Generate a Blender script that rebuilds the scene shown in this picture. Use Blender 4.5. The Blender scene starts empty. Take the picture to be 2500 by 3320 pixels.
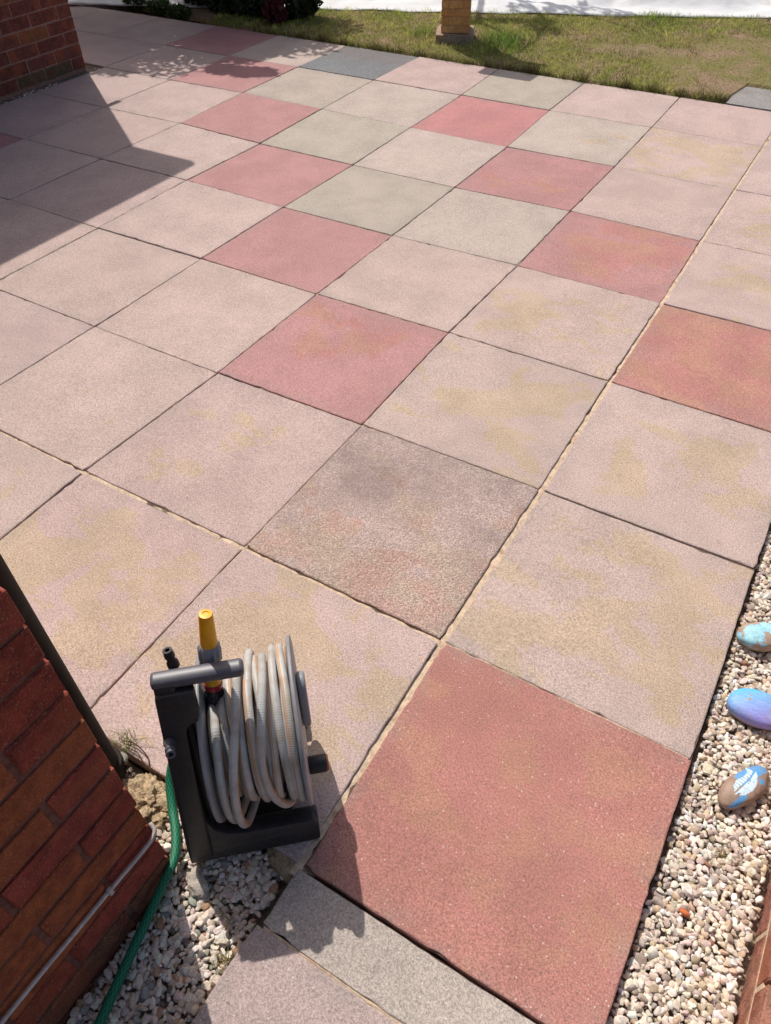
import bpy, bmesh, math, random
import numpy as np
from mathutils import Matrix, Vector, noise

random.seed(7)
rng = np.random.default_rng(11)
scene = bpy.context.scene
COL = scene.collection

# ------------------------------------------------------------------ camera
cam_data = bpy.data.cameras.new('camera')
cam_data.sensor_width = 36.0
cam_data.lens = 26.327
cam_data.clip_start = 0.02
cam_data.clip_end = 500
cam = bpy.data.objects.new('camera', cam_data)
COL.objects.link(cam)
cam.matrix_world = Matrix(((0.858171, -0.358077, 0.367863, 0.4357),
                           (0.51314, 0.619489, -0.594072, -0.95203),
                           (-0.015164, 0.69858, 0.715371, 1.51189),
                           (0, 0, 0, 1)))
scene.camera = cam

# ------------------------------------------------------------------ light
SUN_EL = math.radians(53.3)
SUN_DIR = Vector((0.827 * math.cos(SUN_EL), -0.562 * math.cos(SUN_EL), -math.sin(SUN_EL)))  # way the light travels
world = bpy.data.worlds.new('World')
scene.world = world
world.use_nodes = True
wn = world.node_tree
wn.nodes.clear()
sky = wn.nodes.new('ShaderNodeTexSky')
sky.sky_type = 'NISHITA'
sky.sun_disc = False
sky.sun_elevation = SUN_EL
sky.sun_rotation = math.atan2(-0.827, 0.562)
sky.air_density = 1.0
sky.dust_density = 4.0
sky.ozone_density = 0.5
bg = wn.nodes.new('ShaderNodeBackground')
bg.inputs['Strength'].default_value = 0.106
wo = wn.nodes.new('ShaderNodeOutputWorld')
wn.links.new(sky.outputs[0], bg.inputs[0])
wn.links.new(bg.outputs[0], wo.inputs[0])
sun_data = bpy.data.lights.new('sun', 'SUN')
sun_data.energy = 3.65
sun_data.angle = math.radians(0.5)
sun_data.color = (1.0, 0.95, 0.88)
sun = bpy.data.objects.new('sun', sun_data)
COL.objects.link(sun)
sun.rotation_euler = SUN_DIR.to_track_quat('-Z', 'Y').to_euler()
sun.location = (-3, 3, 6)
scene.view_settings.view_transform = 'Standard'
scene.view_settings.look = 'None'
scene.view_settings.gamma = 1
scene.view_settings.use_curve_mapping = False
scene.view_settings.exposure = 0.0


# ------------------------------------------------------------------ helpers
def srgb(r, g, b):
    f = lambda c: (c / 255 / 12.92) if c / 255 <= 0.04045 else ((c / 255 + 0.055) / 1.055) ** 2.4
    return (f(r), f(g), f(b))


def link(name, me, mat=None, parent=None, loc=None, color=None):
    o = bpy.data.objects.new(name, me)
    COL.objects.link(o)
    if mat is not None and me is not None and not me.materials:
        me.materials.append(mat)
    if parent is not None:
        o.parent = parent
    if loc is not None:
        o.location = loc
    if color is not None:
        o.color = color
    return o


def tag(o, label=None, cat=None, group=None, kind=None):
    if label: o['label'] = label
    if cat: o['category'] = cat
    if group: o['group'] = group
    if kind: o['kind'] = kind
    return o


def empty(name, loc=(0, 0, 0)):
    o = bpy.data.objects.new(name, None)
    COL.objects.link(o)
    o.location = loc
    o.empty_display_size = 0.05
    return o


def mesh(name, v, f, smooth=False):
    me = bpy.data.meshes.new(name)
    me.from_pydata([tuple(map(float, p)) for p in v], [], [tuple(map(int, q)) for q in f])
    me.update()
    if smooth:
        me.polygons.foreach_set('use_smooth', [True] * len(me.polygons))
    return me


def mesh_np(name, v, f, smooth=False, cols=None, sharp=0):
    """v (n,3), f (m,3) triangles, cols (n,3)"""
    me = bpy.data.meshes.new(name)
    n, m = len(v), len(f)
    me.vertices.add(n)
    me.vertices.foreach_set('co', np.ascontiguousarray(v, np.float32).ravel())
    me.loops.add(m * 3)
    me.loops.foreach_set('vertex_index', np.ascontiguousarray(f, np.int32).ravel())
    me.polygons.add(m)
    me.polygons.foreach_set('loop_start', np.arange(0, m * 3, 3, dtype=np.int32))
    me.polygons.foreach_set('loop_total', np.full(m, 3, np.int32))
    if smooth:
        me.polygons.foreach_set('use_smooth', np.ones(m, bool))
    me.update(calc_edges=True)
    if cols is not None:
        at = me.color_attributes.new('tint', 'FLOAT_COLOR', 'POINT')
        c4 = np.ones((n, 4), np.float32)
        c4[:, :3] = cols
        at.data.foreach_set('color', c4.ravel())
    me.validate()
    if sharp: me.set_sharp_from_angle(angle=math.radians(sharp))
    return me


def box_vf(x0, x1, y0, y1, z0, z1):
    v = [(x0, y0, z0), (x1, y0, z0), (x1, y1, z0), (x0, y1, z0), (x0, y0, z1), (x1, y0, z1), (x1, y1, z1), (x0, y1, z1)]
    f = [(0, 3, 2, 1), (4, 5, 6, 7), (0, 1, 5, 4), (1, 2, 6, 5), (2, 3, 7, 6), (3, 0, 4, 7)]
    return v, f


def bevel_box(name, sx, sy, sz, bev=0.004, seg=1, jit=0.0):
    bm = bmesh.new()
    v, f = box_vf(-sx / 2, sx / 2, -sy / 2, sy / 2, -sz / 2, sz / 2)
    vs = [bm.verts.new(p) for p in v]
    for q in f: bm.faces.new([vs[i] for i in q])
    bmesh.ops.bevel(bm, geom=list(bm.edges), offset=bev, segments=seg, affect='EDGES', profile=0.6)
    if jit:
        for q in bm.verts:
            q.co += Vector((random.gauss(0, jit), random.gauss(0, jit), random.gauss(0, jit)))
    me = bpy.data.meshes.new(name)
    bm.to_mesh(me)
    bm.free()
    return me


def extrude_poly(name, pts, d0, d1, mapf, bev=0.0, seg=2, smooth=True):
    """closed polygon pts (p,q) extruded from d0 to d1; mapf(d,p,q)->xyz"""
    bm = bmesh.new()
    A = [bm.verts.new(mapf(d0, p, q)) for p, q in pts]
    Bv = [bm.verts.new(mapf(d1, p, q)) for p, q in pts]
    n = len(pts)
    bm.faces.new(A[::-1])
    bm.faces.new(Bv)
    for i in range(n):
        j = (i + 1) % n
        bm.faces.new((A[i], A[j], Bv[j], Bv[i]))
    bmesh.ops.recalc_face_normals(bm, faces=bm.faces)
    if bev:
        es = [e for e in bm.edges if e.calc_face_angle(0) > 0.6]
        bmesh.ops.bevel(bm, geom=es, offset=bev, segments=seg, affect='EDGES', profile=0.6)
    me = bpy.data.meshes.new(name)
    bm.to_mesh(me)
    bm.free()
    if smooth:
        me.polygons.foreach_set('use_smooth', [True] * len(me.polygons))
        me.set_sharp_from_angle(angle=math.radians(38))
    return me


def catmull(pts, n=8):
    P = [Vector(p) for p in pts]
    P = [P[0] * 2 - P[1]] + P + [P[-1] * 2 - P[-2]]
    out = []
    for i in range(1, len(P) - 2):
        p0, p1, p2, p3 = P[i - 1:i + 3]
        for k in range(n):
            t = k / n
            out.append(0.5 * ((2 * p1) + (p2 - p0) * t + (2 * p0 - 5 * p1 + 4 * p2 - p3) * t * t + (3 * p1 - p0 - 3 * p2 + p3) * t ** 3))
    out.append(P[-2])
    return out


def tube(name, path, rad, seg=12, twist=0.0, uvlen=1.0, cap=True):
    """tube with uv: u around, v along in metres"""
    path = [Vector(p) for p in path]
    n = len(path)
    rads = rad if hasattr(rad, '__len__') else [rad] * n
    T = []
    for i in range(n):
        d = path[min(i + 1, n - 1)] - path[max(i - 1, 0)]
        T.append(d.normalized() if d.length > 1e-9 else Vector((0, 0, 1)))
    ref = Vector((0, 0, 1)) if abs(T[0].z) < 0.9 else Vector((1, 0, 0))
    N = (ref - T[0] * ref.dot(T[0])).normalized()
    v, f, uv = [], [], []
    L = 0
    for i in range(n):
        if i:
            L += (path[i] - path[i - 1]).length
            N = (N - T[i] * N.dot(T[i]))
            N = N.normalized() if N.length > 1e-6 else T[i].orthogonal().normalized()
        Bn = T[i].cross(N)
        for k in range(seg + 1):
            a = 2 * math.pi * k / seg + twist * L
            v.append(path[i] + (N * math.cos(a) + Bn * math.sin(a)) * rads[i])
            uv.append((k / seg, L / uvlen))
    w = seg + 1
    for i in range(n - 1):
        for k in range(seg):
            f.append((i * w + k, i * w + k + 1, (i + 1) * w + k + 1, (i + 1) * w + k))
    if cap:
        f.append(tuple(range(seg - 1, -1, -1)))
        f.append(tuple((n - 1) * w + k for k in range(seg)))
    me = mesh(name, v, f, True)
    ul = me.uv_layers.new(name='UVMap')
    idx = np.empty(len(me.loops), np.int32)
    me.loops.foreach_get('vertex_index', idx)
    ul.data.foreach_set('uv', np.array(uv, np.float32)[idx].ravel())
    return me


def lathe(name, prof, origin, axis, seg=24, ribs=0, ribamp=0.0, ribrange=None):
    """profile list of (r, h) along axis"""
    axis = Vector(axis).normalized()
    u = axis.orthogonal().normalized()
    w = axis.cross(u)
    o = Vector(origin)
    v, f = [], []
    for (r, h) in prof:
        for k in range(seg):
            a = 2 * math.pi * k / seg
            rr = r
            if ribs and (ribrange is None or ribrange[0] <= h <= ribrange[1]):
                rr += ribamp * (1 if math.sin(a * ribs) > 0 else 0)
            v.append(o + axis * h + (u * math.cos(a) + w * math.sin(a)) * rr)
    n = len(prof)
    for i in range(n - 1):
        for k in range(seg):
            k2 = (k + 1) % seg
            f.append((i * seg + k, i * seg + k2, (i + 1) * seg + k2, (i + 1) * seg + k))
    f.append(tuple(range(seg - 1, -1, -1)))
    f.append(tuple((n - 1) * seg + k for k in range(seg)))
    me = mesh(name, v, f, True)
    me.set_sharp_from_angle(angle=math.radians(35))
    return me


# ------------------------------------------------------------------ materials
class M:
    def __init__(self, name, rough=0.7, spec=0.5):
        self.m = bpy.data.materials.new(name)
        self.m.use_nodes = True
        self.t = self.m.node_tree
        self.b = self.t.nodes['Principled BSDF']
        self.b.inputs['Roughness'].default_value = rough
        self.b.inputs['Specular IOR Level'].default_value = spec
        self._co = None

    def n(self, typ, **kw):
        nd = self.t.nodes.new(typ)
        for k, v in kw.items(): setattr(nd, k, v)
        return nd

    def l(self, a, b): self.t.links.new(a, b)

    def put(self, sock, val):
        if isinstance(val, bpy.types.NodeSocket): self.l(val, sock)
        elif isinstance(val, tuple) and len(val) == 3 and sock.type == 'RGBA': sock.default_value = (*val, 1)
        else: sock.default_value = val

    def coord(self, kind='Object', jitter=True, scale=(1, 1, 1)):
        tc = self.n('ShaderNodeTexCoord')
        out = tc.outputs[kind]
        mp = self.n('ShaderNodeMapping')
        mp.inputs['Scale'].default_value = scale
        self.l(out, mp.inputs['Vector'])
        if jitter:
            oi = self.n('ShaderNodeObjectInfo')
            k = self.math('MULTIPLY', oi.outputs['Random'], 57.0)
            self.l(k, mp.inputs['Location'])
        return mp.outputs[0]

    def noise(self, co, scale, detail=2.0, rough=0.5, dist=0.0):
        nd = self.n('ShaderNodeTexNoise')
        self.l(co, nd.inputs['Vector'])
        nd.inputs['Scale'].default_value = scale
        nd.inputs['Detail'].default_value = detail
        nd.inputs['Roughness'].default_value = rough
        nd.inputs['Distortion'].default_value = dist
        return nd.outputs['Fac']

    def voro(self, co, scale, out='Distance', feature='F1'):
        nd = self.n('ShaderNodeTexVoronoi', feature=feature)
        self.l(co, nd.inputs['Vector'])
        nd.inputs['Scale'].default_value = scale
        return nd.outputs[out]

    def math(self, op, a, b=0.0, c=0.0, clamp=False):
        nd = self.n('ShaderNodeMath', operation=op, use_clamp=clamp)
        for i, q in enumerate((a, b, c)): self.put(nd.inputs[i], q)
        return nd.outputs[0]

    def ramp(self, val, a, b, lo=0.0, hi=1.0):
        nd = self.n('ShaderNodeMapRange', interpolation_type='SMOOTHSTEP')
        for k, q in zip(('Value', 'From Min', 'From Max', 'To Min', 'To Max'), (val, a, b, lo, hi)): self.put(nd.inputs[k], q)
        return nd.outputs[0]

    def mix(self, fac, a, b, mode='MIX'):
        nd = self.n('ShaderNodeMix', data_type='RGBA', blend_type=mode)
        self.put(nd.inputs[0], fac)
        self.put(nd.inputs[6], a)
        self.put(nd.inputs[7], b)
        return nd.outputs[2]

    def bump(self, h, strength=0.5, dist=0.002, normal=None):
        nd = self.n('ShaderNodeBump')
        nd.inputs['Strength'].default_value = strength
        nd.inputs['Distance'].default_value = dist
        self.l(h, nd.inputs['Height'])
        if normal is not None: self.l(normal, nd.inputs['Normal'])
        self.l(nd.outputs[0], self.b.inputs['Normal'])
        return nd.outputs[0]

    def color(self, c): self.put(self.b.inputs['Base Color'], c)


def slab_material(name, patch_a, patch_b, coarse=0.0):
    m = M(name, 0.8, 0.35)
    oi = m.n('ShaderNodeObjectInfo')
    co = m.coord('Object')
    base = oi.outputs['Color']
    amt = oi.outputs['Alpha']
    tc = m.n('ShaderNodeTexCoord')
    sep = m.n('ShaderNodeSeparateXYZ')
    m.l(tc.outputs['Object'], sep.inputs[0])
    ax = m.math('ABSOLUTE', sep.outputs[0])
    ay = m.math('ABSOLUTE', sep.outputs[1])
    d = m.math('MAXIMUM', ax, ay)
    inner = m.ramp(d, 0.29, 0.13)
    rim = m.ramp(d, 0.235, 0.298)
    # blotches where the weathered surface has worn to the sandier mix
    co2 = m.coord('Object', True, (1, 1.35, 1))
    big = m.noise(co2, 4.6, 5, 0.6, 0.35)
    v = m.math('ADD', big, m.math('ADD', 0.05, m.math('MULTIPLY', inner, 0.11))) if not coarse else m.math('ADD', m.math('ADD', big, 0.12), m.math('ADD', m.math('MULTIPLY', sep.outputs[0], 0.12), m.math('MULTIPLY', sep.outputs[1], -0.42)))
    th = m.math('SUBTRACT', 0.95, m.math('MULTIPLY', amt, 0.5))
    pm = m.ramp(v, m.math('SUBTRACT', th, 0.032), m.math('ADD', th, 0.032))
    big2 = m.noise(co2, 6.0, 3, 0.5)
    pcol = m.mix(m.ramp(big2, 0.42, 0.58), patch_a, patch_b)
    pm = m.math('MULTIPLY', pm, 0.62)
    c = m.mix(pm, base, pcol)
    # broad value drift and weathered rim
    drift = m.noise(co, 5.0, 3, 0.6)
    c = m.mix(1.0, c, m.ramp(drift, 0.3, 0.7, 0.90, 1.06), 'MULTIPLY')
    rimn = m.math('MULTIPLY', rim, m.ramp(m.noise(co, 14, 3, 0.6), 0.35, 0.7))
    c = m.mix(m.math('MULTIPLY', rimn, 0.30), c, (0.30, 0.27, 0.24))
    # sandy grain
    g1 = m.noise(co, 620, 2, 0.7)
    g2 = m.noise(co, 230, 2, 0.6)
    gg = m.math('ADD', m.math('MULTIPLY', g1, 0.62), m.math('MULTIPLY', g2, 0.38))
    c = m.mix(1.0, c, m.ramp(gg, 0.36, 0.64, 0.60, 1.34), 'MULTIPLY')
    if coarse:
        vc = m.voro(co, 210, 'Color')
        sv = m.n('ShaderNodeSeparateColor')
        m.l(vc, sv.inputs[0])
        c = m.mix(1.0, c, m.ramp(sv.outputs[2], 0.0, 1.0, 0.84, 1.18), 'MULTIPLY')
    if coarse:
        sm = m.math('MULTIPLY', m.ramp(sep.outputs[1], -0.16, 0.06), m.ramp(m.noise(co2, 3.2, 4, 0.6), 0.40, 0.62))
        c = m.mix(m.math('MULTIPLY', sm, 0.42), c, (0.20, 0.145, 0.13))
    # pale specks paint sun glints into the colour, with pale and dark aggregate
    v1 = m.voro(co, 150)
    v1c = m.voro(co, 150, 'Color')
    sepc = m.n('ShaderNodeSeparateColor')
    m.l(v1c, sepc.inputs[0])
    sp = m.math('MULTIPLY', m.ramp(v1, 0.27, 0.12), m.ramp(sepc.outputs[0], 0.875 - coarse * .25, 0.91 - coarse * .25))
    c = m.mix(m.math('MULTIPLY', sp, 0.7), c, (0.80, 0.73, 0.67))
    sp2 = m.math('MULTIPLY', m.ramp(v1, 0.40, 0.2), m.ramp(sepc.outputs[1], 0.88, 0.92))
    c = m.mix(m.math('MULTIPLY', sp2, 0.45), c, (0.12, 0.09, 0.08))
    # small stains
    st = m.ramp(m.noise(co, 18, 2, 0.5), 0.72, 0.78)
    c = m.mix(m.math('MULTIPLY', st, 0.22), c, (0.24, 0.17, 0.12))
    m.color(c)
    h = m.math('ADD', gg, m.math('MULTIPLY', drift, 0.6))
    if coarse: h = m.math('SUBTRACT', h, m.math('MULTIPLY', m.voro(co, 210), 0.8))
    m.bump(h, 0.6 + coarse * .3, 0.0026 + coarse * .0012)
    return m.m


BUFF = (0.488, 0.368, 0.222)
BUFF2 = (0.510, 0.382, 0.250)
MAT_PINK = slab_material('pink concrete slab', BUFF, BUFF2)
MAT_RED = slab_material('red concrete slab', (0.46, 0.240, 0.160), (0.465, 0.200, 0.172))
MAT_ROUGH = slab_material('exposed aggregate slab', (0.50, 0.375, 0.275), (0.54, 0.32, 0.245), 1.0)


def simple(name, col, rough=0.6, spec=0.5, var=0.12, nscale=40, bump=0.0, bdist=0.002, jitter=True, objcol=False, dirt=None, dirt_th=(0.55, 0.7)):
    m = M(name, rough, spec)
    co = m.coord('Object', jitter)
    if objcol:
        oi = m.n('ShaderNodeObjectInfo')
        base = oi.outputs['Color']
    else:
        base = col
    n1 = m.noise(co, nscale, 4, 0.6)
    c = m.mix(1.0, base, m.ramp(n1, 0.3, 0.7, 1 - var, 1 + var), 'MULTIPLY')
    if dirt:
        n2 = m.noise(co, nscale * 0.4, 4, 0.65)
        c = m.mix(m.ramp(n2, *dirt_th), c, dirt)
    m.color(c)
    if bump:
        m.bump(m.noise(co, nscale * 4, 3, 0.6), bump, bdist)
    return m.m


def brick_material(name, obj=True):
    m = M(name, 0.82, 0.3)
    co = m.coord('Object')
    oi = m.n('ShaderNodeObjectInfo')
    base = oi.outputs['Color']
    n1 = m.noise(co, 35, 4, 0.6)
    c = m.mix(1.0, base, m.ramp(n1, 0.3, 0.7, 0.72, 1.28), 'MULTIPLY')
    n2 = m.noise(co, 9, 3, 0.5)
    c = m.mix(m.ramp(n2, 0.46, 0.66, 0, 0.65), c, (0.35, 0.095, 0.042))
    n3 = m.noise(co, 16, 4, 0.6)
    c = m.mix(m.ramp(n3, 0.52, 0.68, 0, 0.6), c, (0.20, 0.04, 0.032))
    sp = m.ramp(m.noise(co, 300, 2, 0.6), 0.58, 0.68)
    c = m.mix(m.math('MULTIPLY', sp, 0.5), c, (0.52, 0.30, 0.2))
    dk = m.ramp(m.noise(co, 160, 2, 0.6), 0.38, 0.28)
    c = m.mix(m.math('MULTIPLY', dk, 0.5), c, (0.07, 0.025, 0.02))
    m.color(c)
    h = m.math('ADD', m.noise(co, 240, 3, 0.65), m.math('MULTIPLY', n1, 1.5))
    m.bump(h, 1.0, 0.005)
    return m.m


MAT_BRICK = brick_material('rustic red brick')
MAT_OCHRE = simple('ochre moulded brick', None, 0.9, 0.2, 0.18, 60, 0.7, 0.003, objcol=True)
MAT_MORTAR = simple('brick mortar', (0.19, 0.092, 0.072), 0.9, 0.2, 0.25, 60, 0.6, 0.003, False)
MAT_BED = simple('joint sand', (0.17, 0.12, 0.09), 0.95, 0.2, 0.35, 120, 0.8, 0.003, False)
MAT_POINT = simple('sandy pointing mortar', (0.66, 0.51, 0.365), 0.92, 0.2, 0.2, 70, 0.9, 0.004, False, dirt=(0.44, 0.24, 0.16), dirt_th=(0.5, 0.75))
MAT_SOIL = simple('soil', (0.13, 0.085, 0.055), 0.95, 0.2, 0.4, 30, 1.0, 0.01, False)
MAT_DARKPLASTIC = simple('dark grey plastic', (0.019, 0.019, 0.022), 0.46, 0.5, 0.3, 140, 0.12, 0.0006, dirt=(0.075, 0.066, 0.058), dirt_th=(0.60, 0.82))
MAT_MIDPLASTIC = simple('mid grey plastic', (0.25, 0.255, 0.27), 0.45, 0.5, 0.12, 40, 0.1, 0.0006, dirt=(0.2, 0.16, 0.12), dirt_th=(0.62, 0.8))
MAT_HANDLE = simple('slate grey plastic', (0.10, 0.098, 0.115), 0.42, 0.5, 0.10, 60, 0.10, 0.0005, dirt=(0.05, 0.047, 0.05), dirt_th=(0.6, 0.75))
MAT_YELLOW = simple('yellow plastic', (0.93, 0.43, 0.004), 0.4, 0.5, 0.06, 60)
MAT_REDRING = simple('red plastic', (0.42, 0.01, 0.02), 0.35, 0.5, 0.06, 60)
MAT_PIPE = simple('weathered brown downpipe', (0.024, 0.017, 0.013), 0.7, 0.2, 0.3, 18, 0.2, 0.001, dirt=(0.075, 0.06, 0.045), dirt_th=(0.5, 0.8))
MAT_CABLE = simple('dusty grey cable', (0.56, 0.50, 0.46), 0.6, 0.4, 0.18, 90, dirt=(0.2, 0.13, 0.1), dirt_th=(0.6, 0.75))
MAT_LUMP = simple('crumbly mortar', (0.54, 0.41, 0.26), 0.95, 0.2, 0.32, 60, 1.0, 0.006, dirt=(0.26, 0.18, 0.11), dirt_th=(0.5, 0.7))
MAT_STONE = simple('rough pale stone', (0.46, 0.40, 0.33), 0.9, 0.3, 0.25, 60, 0.8, 0.003)
MAT_TWIG = simple('dry twig', (0.11, 0.06, 0.045), 0.9, 0.2, 0.3, 80)
MAT_STRAW = simple('dry straw', (0.42, 0.34, 0.14), 0.9, 0.2, 0.3, 80)
MAT_BARK = simple('bark', (0.09, 0.06, 0.045), 0.9, 0.2, 0.35, 40, 0.8, 0.004)
MAT_ROOF = simple('roof tile', (0.20, 0.09, 0.06), 0.9, 0.2, 0.25, 12)
MAT_FASCIA = simple('white fascia', (0.72, 0.72, 0.70), 0.5, 0.4, 0.05, 10)


def tint_material(name, rough=0.8, var=0.15, nscale=150, bump=0.0, bdist=0.001, spec=0.35, trans=0.0):
    m = M(name, rough, spec)
    at = m.n('ShaderNodeVertexColor', layer_name='tint')
    co = m.coord('Object', False)
    c = m.mix(1.0, at.outputs[0], m.ramp(m.noise(co, nscale, 3, 0.6), 0.3, 0.7, 1 - var, 1 + var), 'MULTIPLY')
    m.color(c)
    if bump:
        m.bump(m.noise(co, nscale * 2, 3, 0.6), bump, bdist)
    if trans:
        tr = m.n('ShaderNodeBsdfTranslucent')
        m.l(c, tr.inputs[0])
        mx = m.n('ShaderNodeMixShader')
        mx.inputs[0].default_value = trans
        m.l(m.b.outputs[0], mx.inputs[1])
        m.l(tr.outputs[0], mx.inputs[2])
        m.l(mx.outputs[0], m.t.nodes['Material Output'].inputs[0])
    return m.m


MAT_PEBBLE = tint_material('pebbles', 0.75, 0.16, 160, 0.5, 0.001)
MAT_GRASS = tint_material('grass blades', 0.7, 0.05, 60, trans=0.3)
MAT_LEAF = tint_material('leaves', 0.55, 0.05, 60, trans=0.25)
MAT_PAINTED = tint_material('painted stone', 0.5, 0.10, 220, 0.35, 0.0008)


def hose_material():
    m = M('grey hose with orange lines', 0.42, 0.5)
    uv = m.n('ShaderNodeUVMap')
    sep = m.n('ShaderNodeSeparateXYZ')
    m.l(uv.outputs[0], sep.inputs[0])
    u, v = sep.outputs[0], sep.outputs[1]
    co = m.coord('Object', False)
    base = m.mix(m.ramp(m.noise(co, 28, 3, 0.6), 0.35, 0.7), (0.50, 0.50, 0.485), (0.40, 0.36, 0.31))
    s = None
    for c0, w in ((0.20, 0.021), (0.27, 0.021), (0.70, 0.021), (0.77, 0.021)):
        k = m.ramp(m.math('ABSOLUTE', m.math('SUBTRACT', u, c0)), w, w * 0.6)
        s = k if s is None else m.math('MAXIMUM', s, k)
    c = m.mix(m.math('MULTIPLY', s, 0.9), base, (0.60, 0.25, 0.04))
    m.color(c)
    rib = m.math('SINE', m.math('MULTIPLY', v, 2 * math.pi / 0.0042))
    m.bump(rib, 0.25, 0.0006)
    return m.m


def green_hose_material():
    m = M('braided green hose', 0.55, 0.3)
    uv = m.n('ShaderNodeUVMap')
    sep = m.n('ShaderNodeSeparateXYZ')
    m.l(uv.outputs[0], sep.inputs[0])
    u, v = sep.outputs[0], sep.outputs[1]
    s = None
    for sg in (1, -1):
        q = m.math('FRACT', m.math('ADD', m.math('MULTIPLY', u, 9.0 * sg), m.math('MULTIPLY', v, 62.0)))
        k = m.ramp(m.math('ABSOLUTE', m.math('SUBTRACT', q, 0.5)), 0.11, 0.05)
        s = k if s is None else m.math('MAXIMUM', s, k)
    c = m.mix(m.math('MULTIPLY', s, 0.45), (0.002, 0.115, 0.055), (0.10, 0.42, 0.27))
    m.color(c)
    return m.m


MAT_HOSE = hose_material()
MAT_GREENHOSE = green_hose_material()

# ------------------------------------------------------------------ ground
gv = [(-80, -80, -0.075), (80, -80, -0.075), (80, 80, -0.075), (-80, 80, -0.075)]
ground = link('ground', mesh('ground', gv, [(0, 1, 2, 3)]), MAT_SOIL)
tag(ground, kind='structure', label='bare brown soil under the garden')

# ------------------------------------------------------------------ patio slabs
S = 0.6
OFF = {(0, 0): (0, -2), (1, 0): (3, 7), (2, 0): (-2, 11), (3, 0): (2, -5), (4, 0): (-1, -18), (5, 0): (1, -10), (6, 0): (3, 20),
       (0, -1): (-6, -3), (0, -2): (-17, -5), (0, 1): (-3, 0), (1, 1): (-2, 9), (1, -1): (-6, 1), (2, -1): (-14, 12), (3, -1): (-1, 2),
       (4, -1): (1, -8), (5, -1): (8, -12), (6, -1): (5, 20), (1, -2): (7, -8), (2, -2): (5, 2), (3, -2): (8, -15), (4, -2): (14, -26),
       (5, -2): (20, -26), (6, -2): (0, 16), (1, -3): (9, -6), (2, -3): (7, 5), (3, -3): (10, -14), (4, -3): (24, -28), (5, -3): (20, -15),
       (6, -3): (20, 20), (2, -4): (1, -1), (3, -4): (-5, 6), (4, -4): (18, -22), (5, -4): (0, 2), (6, -4): (-15, 20), (2, -5): (-10, 10),
       (4, -5): (14, 10), (5, -5): (-10, 18), (6, -5): (-15, 20), (-1, 0): (7, 1)}


def node(a, b):
    o = OFF.get((a, b), (0, 0))
    return Vector((b * S + o[0] / 1000, a * S + o[1] / 1000))


PINK = (0.520, 0.385, 0.345)
PINKG = (0.500, 0.400, 0.350)
GREY = (0.445, 0.378, 0.315)
RED = (0.455, 0.228, 0.218)
REDO = (0.450, 0.215, 0.190)
DARK = (0.530, 0.390, 0.352)
BLACK = (0.21, 0.215, 0.225)
BUFFS = (0.47, 0.40, 0.28)
# (tone, blotch amount, material)
KIND = {(-1, 0): ((0.438, 0.200, 0.162), .72, 'R'), (-1, -1): (PINK, .72, 'P'), (-1, -2): (PINK, .66, 'P'), (-1, -3): (PINK, .45, 'P'),
        (0, 0): (PINK, .64, 'P'), (0, -1): (DARK, .62, 'X'), (0, -2): (PINK, .5, 'P'), (0, -3): (PINK, .15, 'P'), (0, -4): (PINK, .1, 'P'),
        (1, 0): (PINK, .55, 'P'), (1, -1): (PINK, .66, 'P'), (1, -2): (RED, .5, 'R'), (1, -3): (PINK, .05, 'P'), (1, -4): (PINK, .05, 'P'),
        (2, 0): (REDO, .85, 'R'), (2, -1): (PINK, .6, 'P'), (2, -2): (PINK, .05, 'P'), (2, -3): (RED, .1, 'R'), (2, -4): (PINK, 0, 'P'),
        (3, 0): (PINK, .5, 'P'), (3, -1): (RED, .66, 'R'), (3, -2): (PINKG, .1, 'P'), (3, -3): (GREY, .1, 'P'), (3, -4): (RED, .1, 'R'),
        (4, 0): (PINK, .55, 'P'), (4, -1): (PINK, .3, 'P'), (4, -2): (RED, .5, 'R'), (4, -3): (PINKG, .1, 'P'), (4, -4): (GREY, .05, 'P'), (4, -5): (RED, .05, 'R'),
        (5, 0): (PINK, .3, 'P'), (5, -1): (PINK, .75, 'P'), (5, -2): (PINKG, .35, 'P'), (5, -3): ((.475, .205, .20), .4, 'R'), (5, -4): (PINKG, .1, 'P'),
        (5, -5): (GREY, .1, 'P'), (5, -6): (RED, .2, 'R'), (5, -7): (PINK, .3, 'P'), (5, -8): (PINK, .1, 'P'), (4, -8): (PINK, .1, 'P'), (4, -7): (PINK, .05, 'P'), (4, -6): (PINK, .05, 'P'), (3, -7): (PINK, .1, 'P'), (3, -6): (PINK, 0, 'P'), (3, -5): (PINK, 0, 'P'), (2, -7): (RED, .1, 'R'), (2, -6): (PINK, 0, 'P'), (2, -5): (PINK, 0, 'P'),
        (6, 0): (PINK, .1, 'P'), (6, -1): (PINK, .1, 'P'), (6, -2): (PINK, .1, 'P'), (6, -3): (GREY, .1, 'P'), (6, -4): (PINK, 0, 'P'),
        (6, -5): (BLACK, 0, 'X'), (6, -6): (PINKG, .1, 'P'), (6, -7): (RED, .2, 'R'), (6, -8): (PINK, .2, 'P'), (6, -9): (PINK, .2, 'P'), (6, -10): (PINK, .2, 'P')}
MATS = {'P': MAT_PINK, 'R': MAT_RED, 'X': MAT_ROUGH}

patio = empty('patio', (0, 0, 0))
tag(patio, 'square concrete paving of pale pink, red and grey slabs', None, kind='structure')


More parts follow.
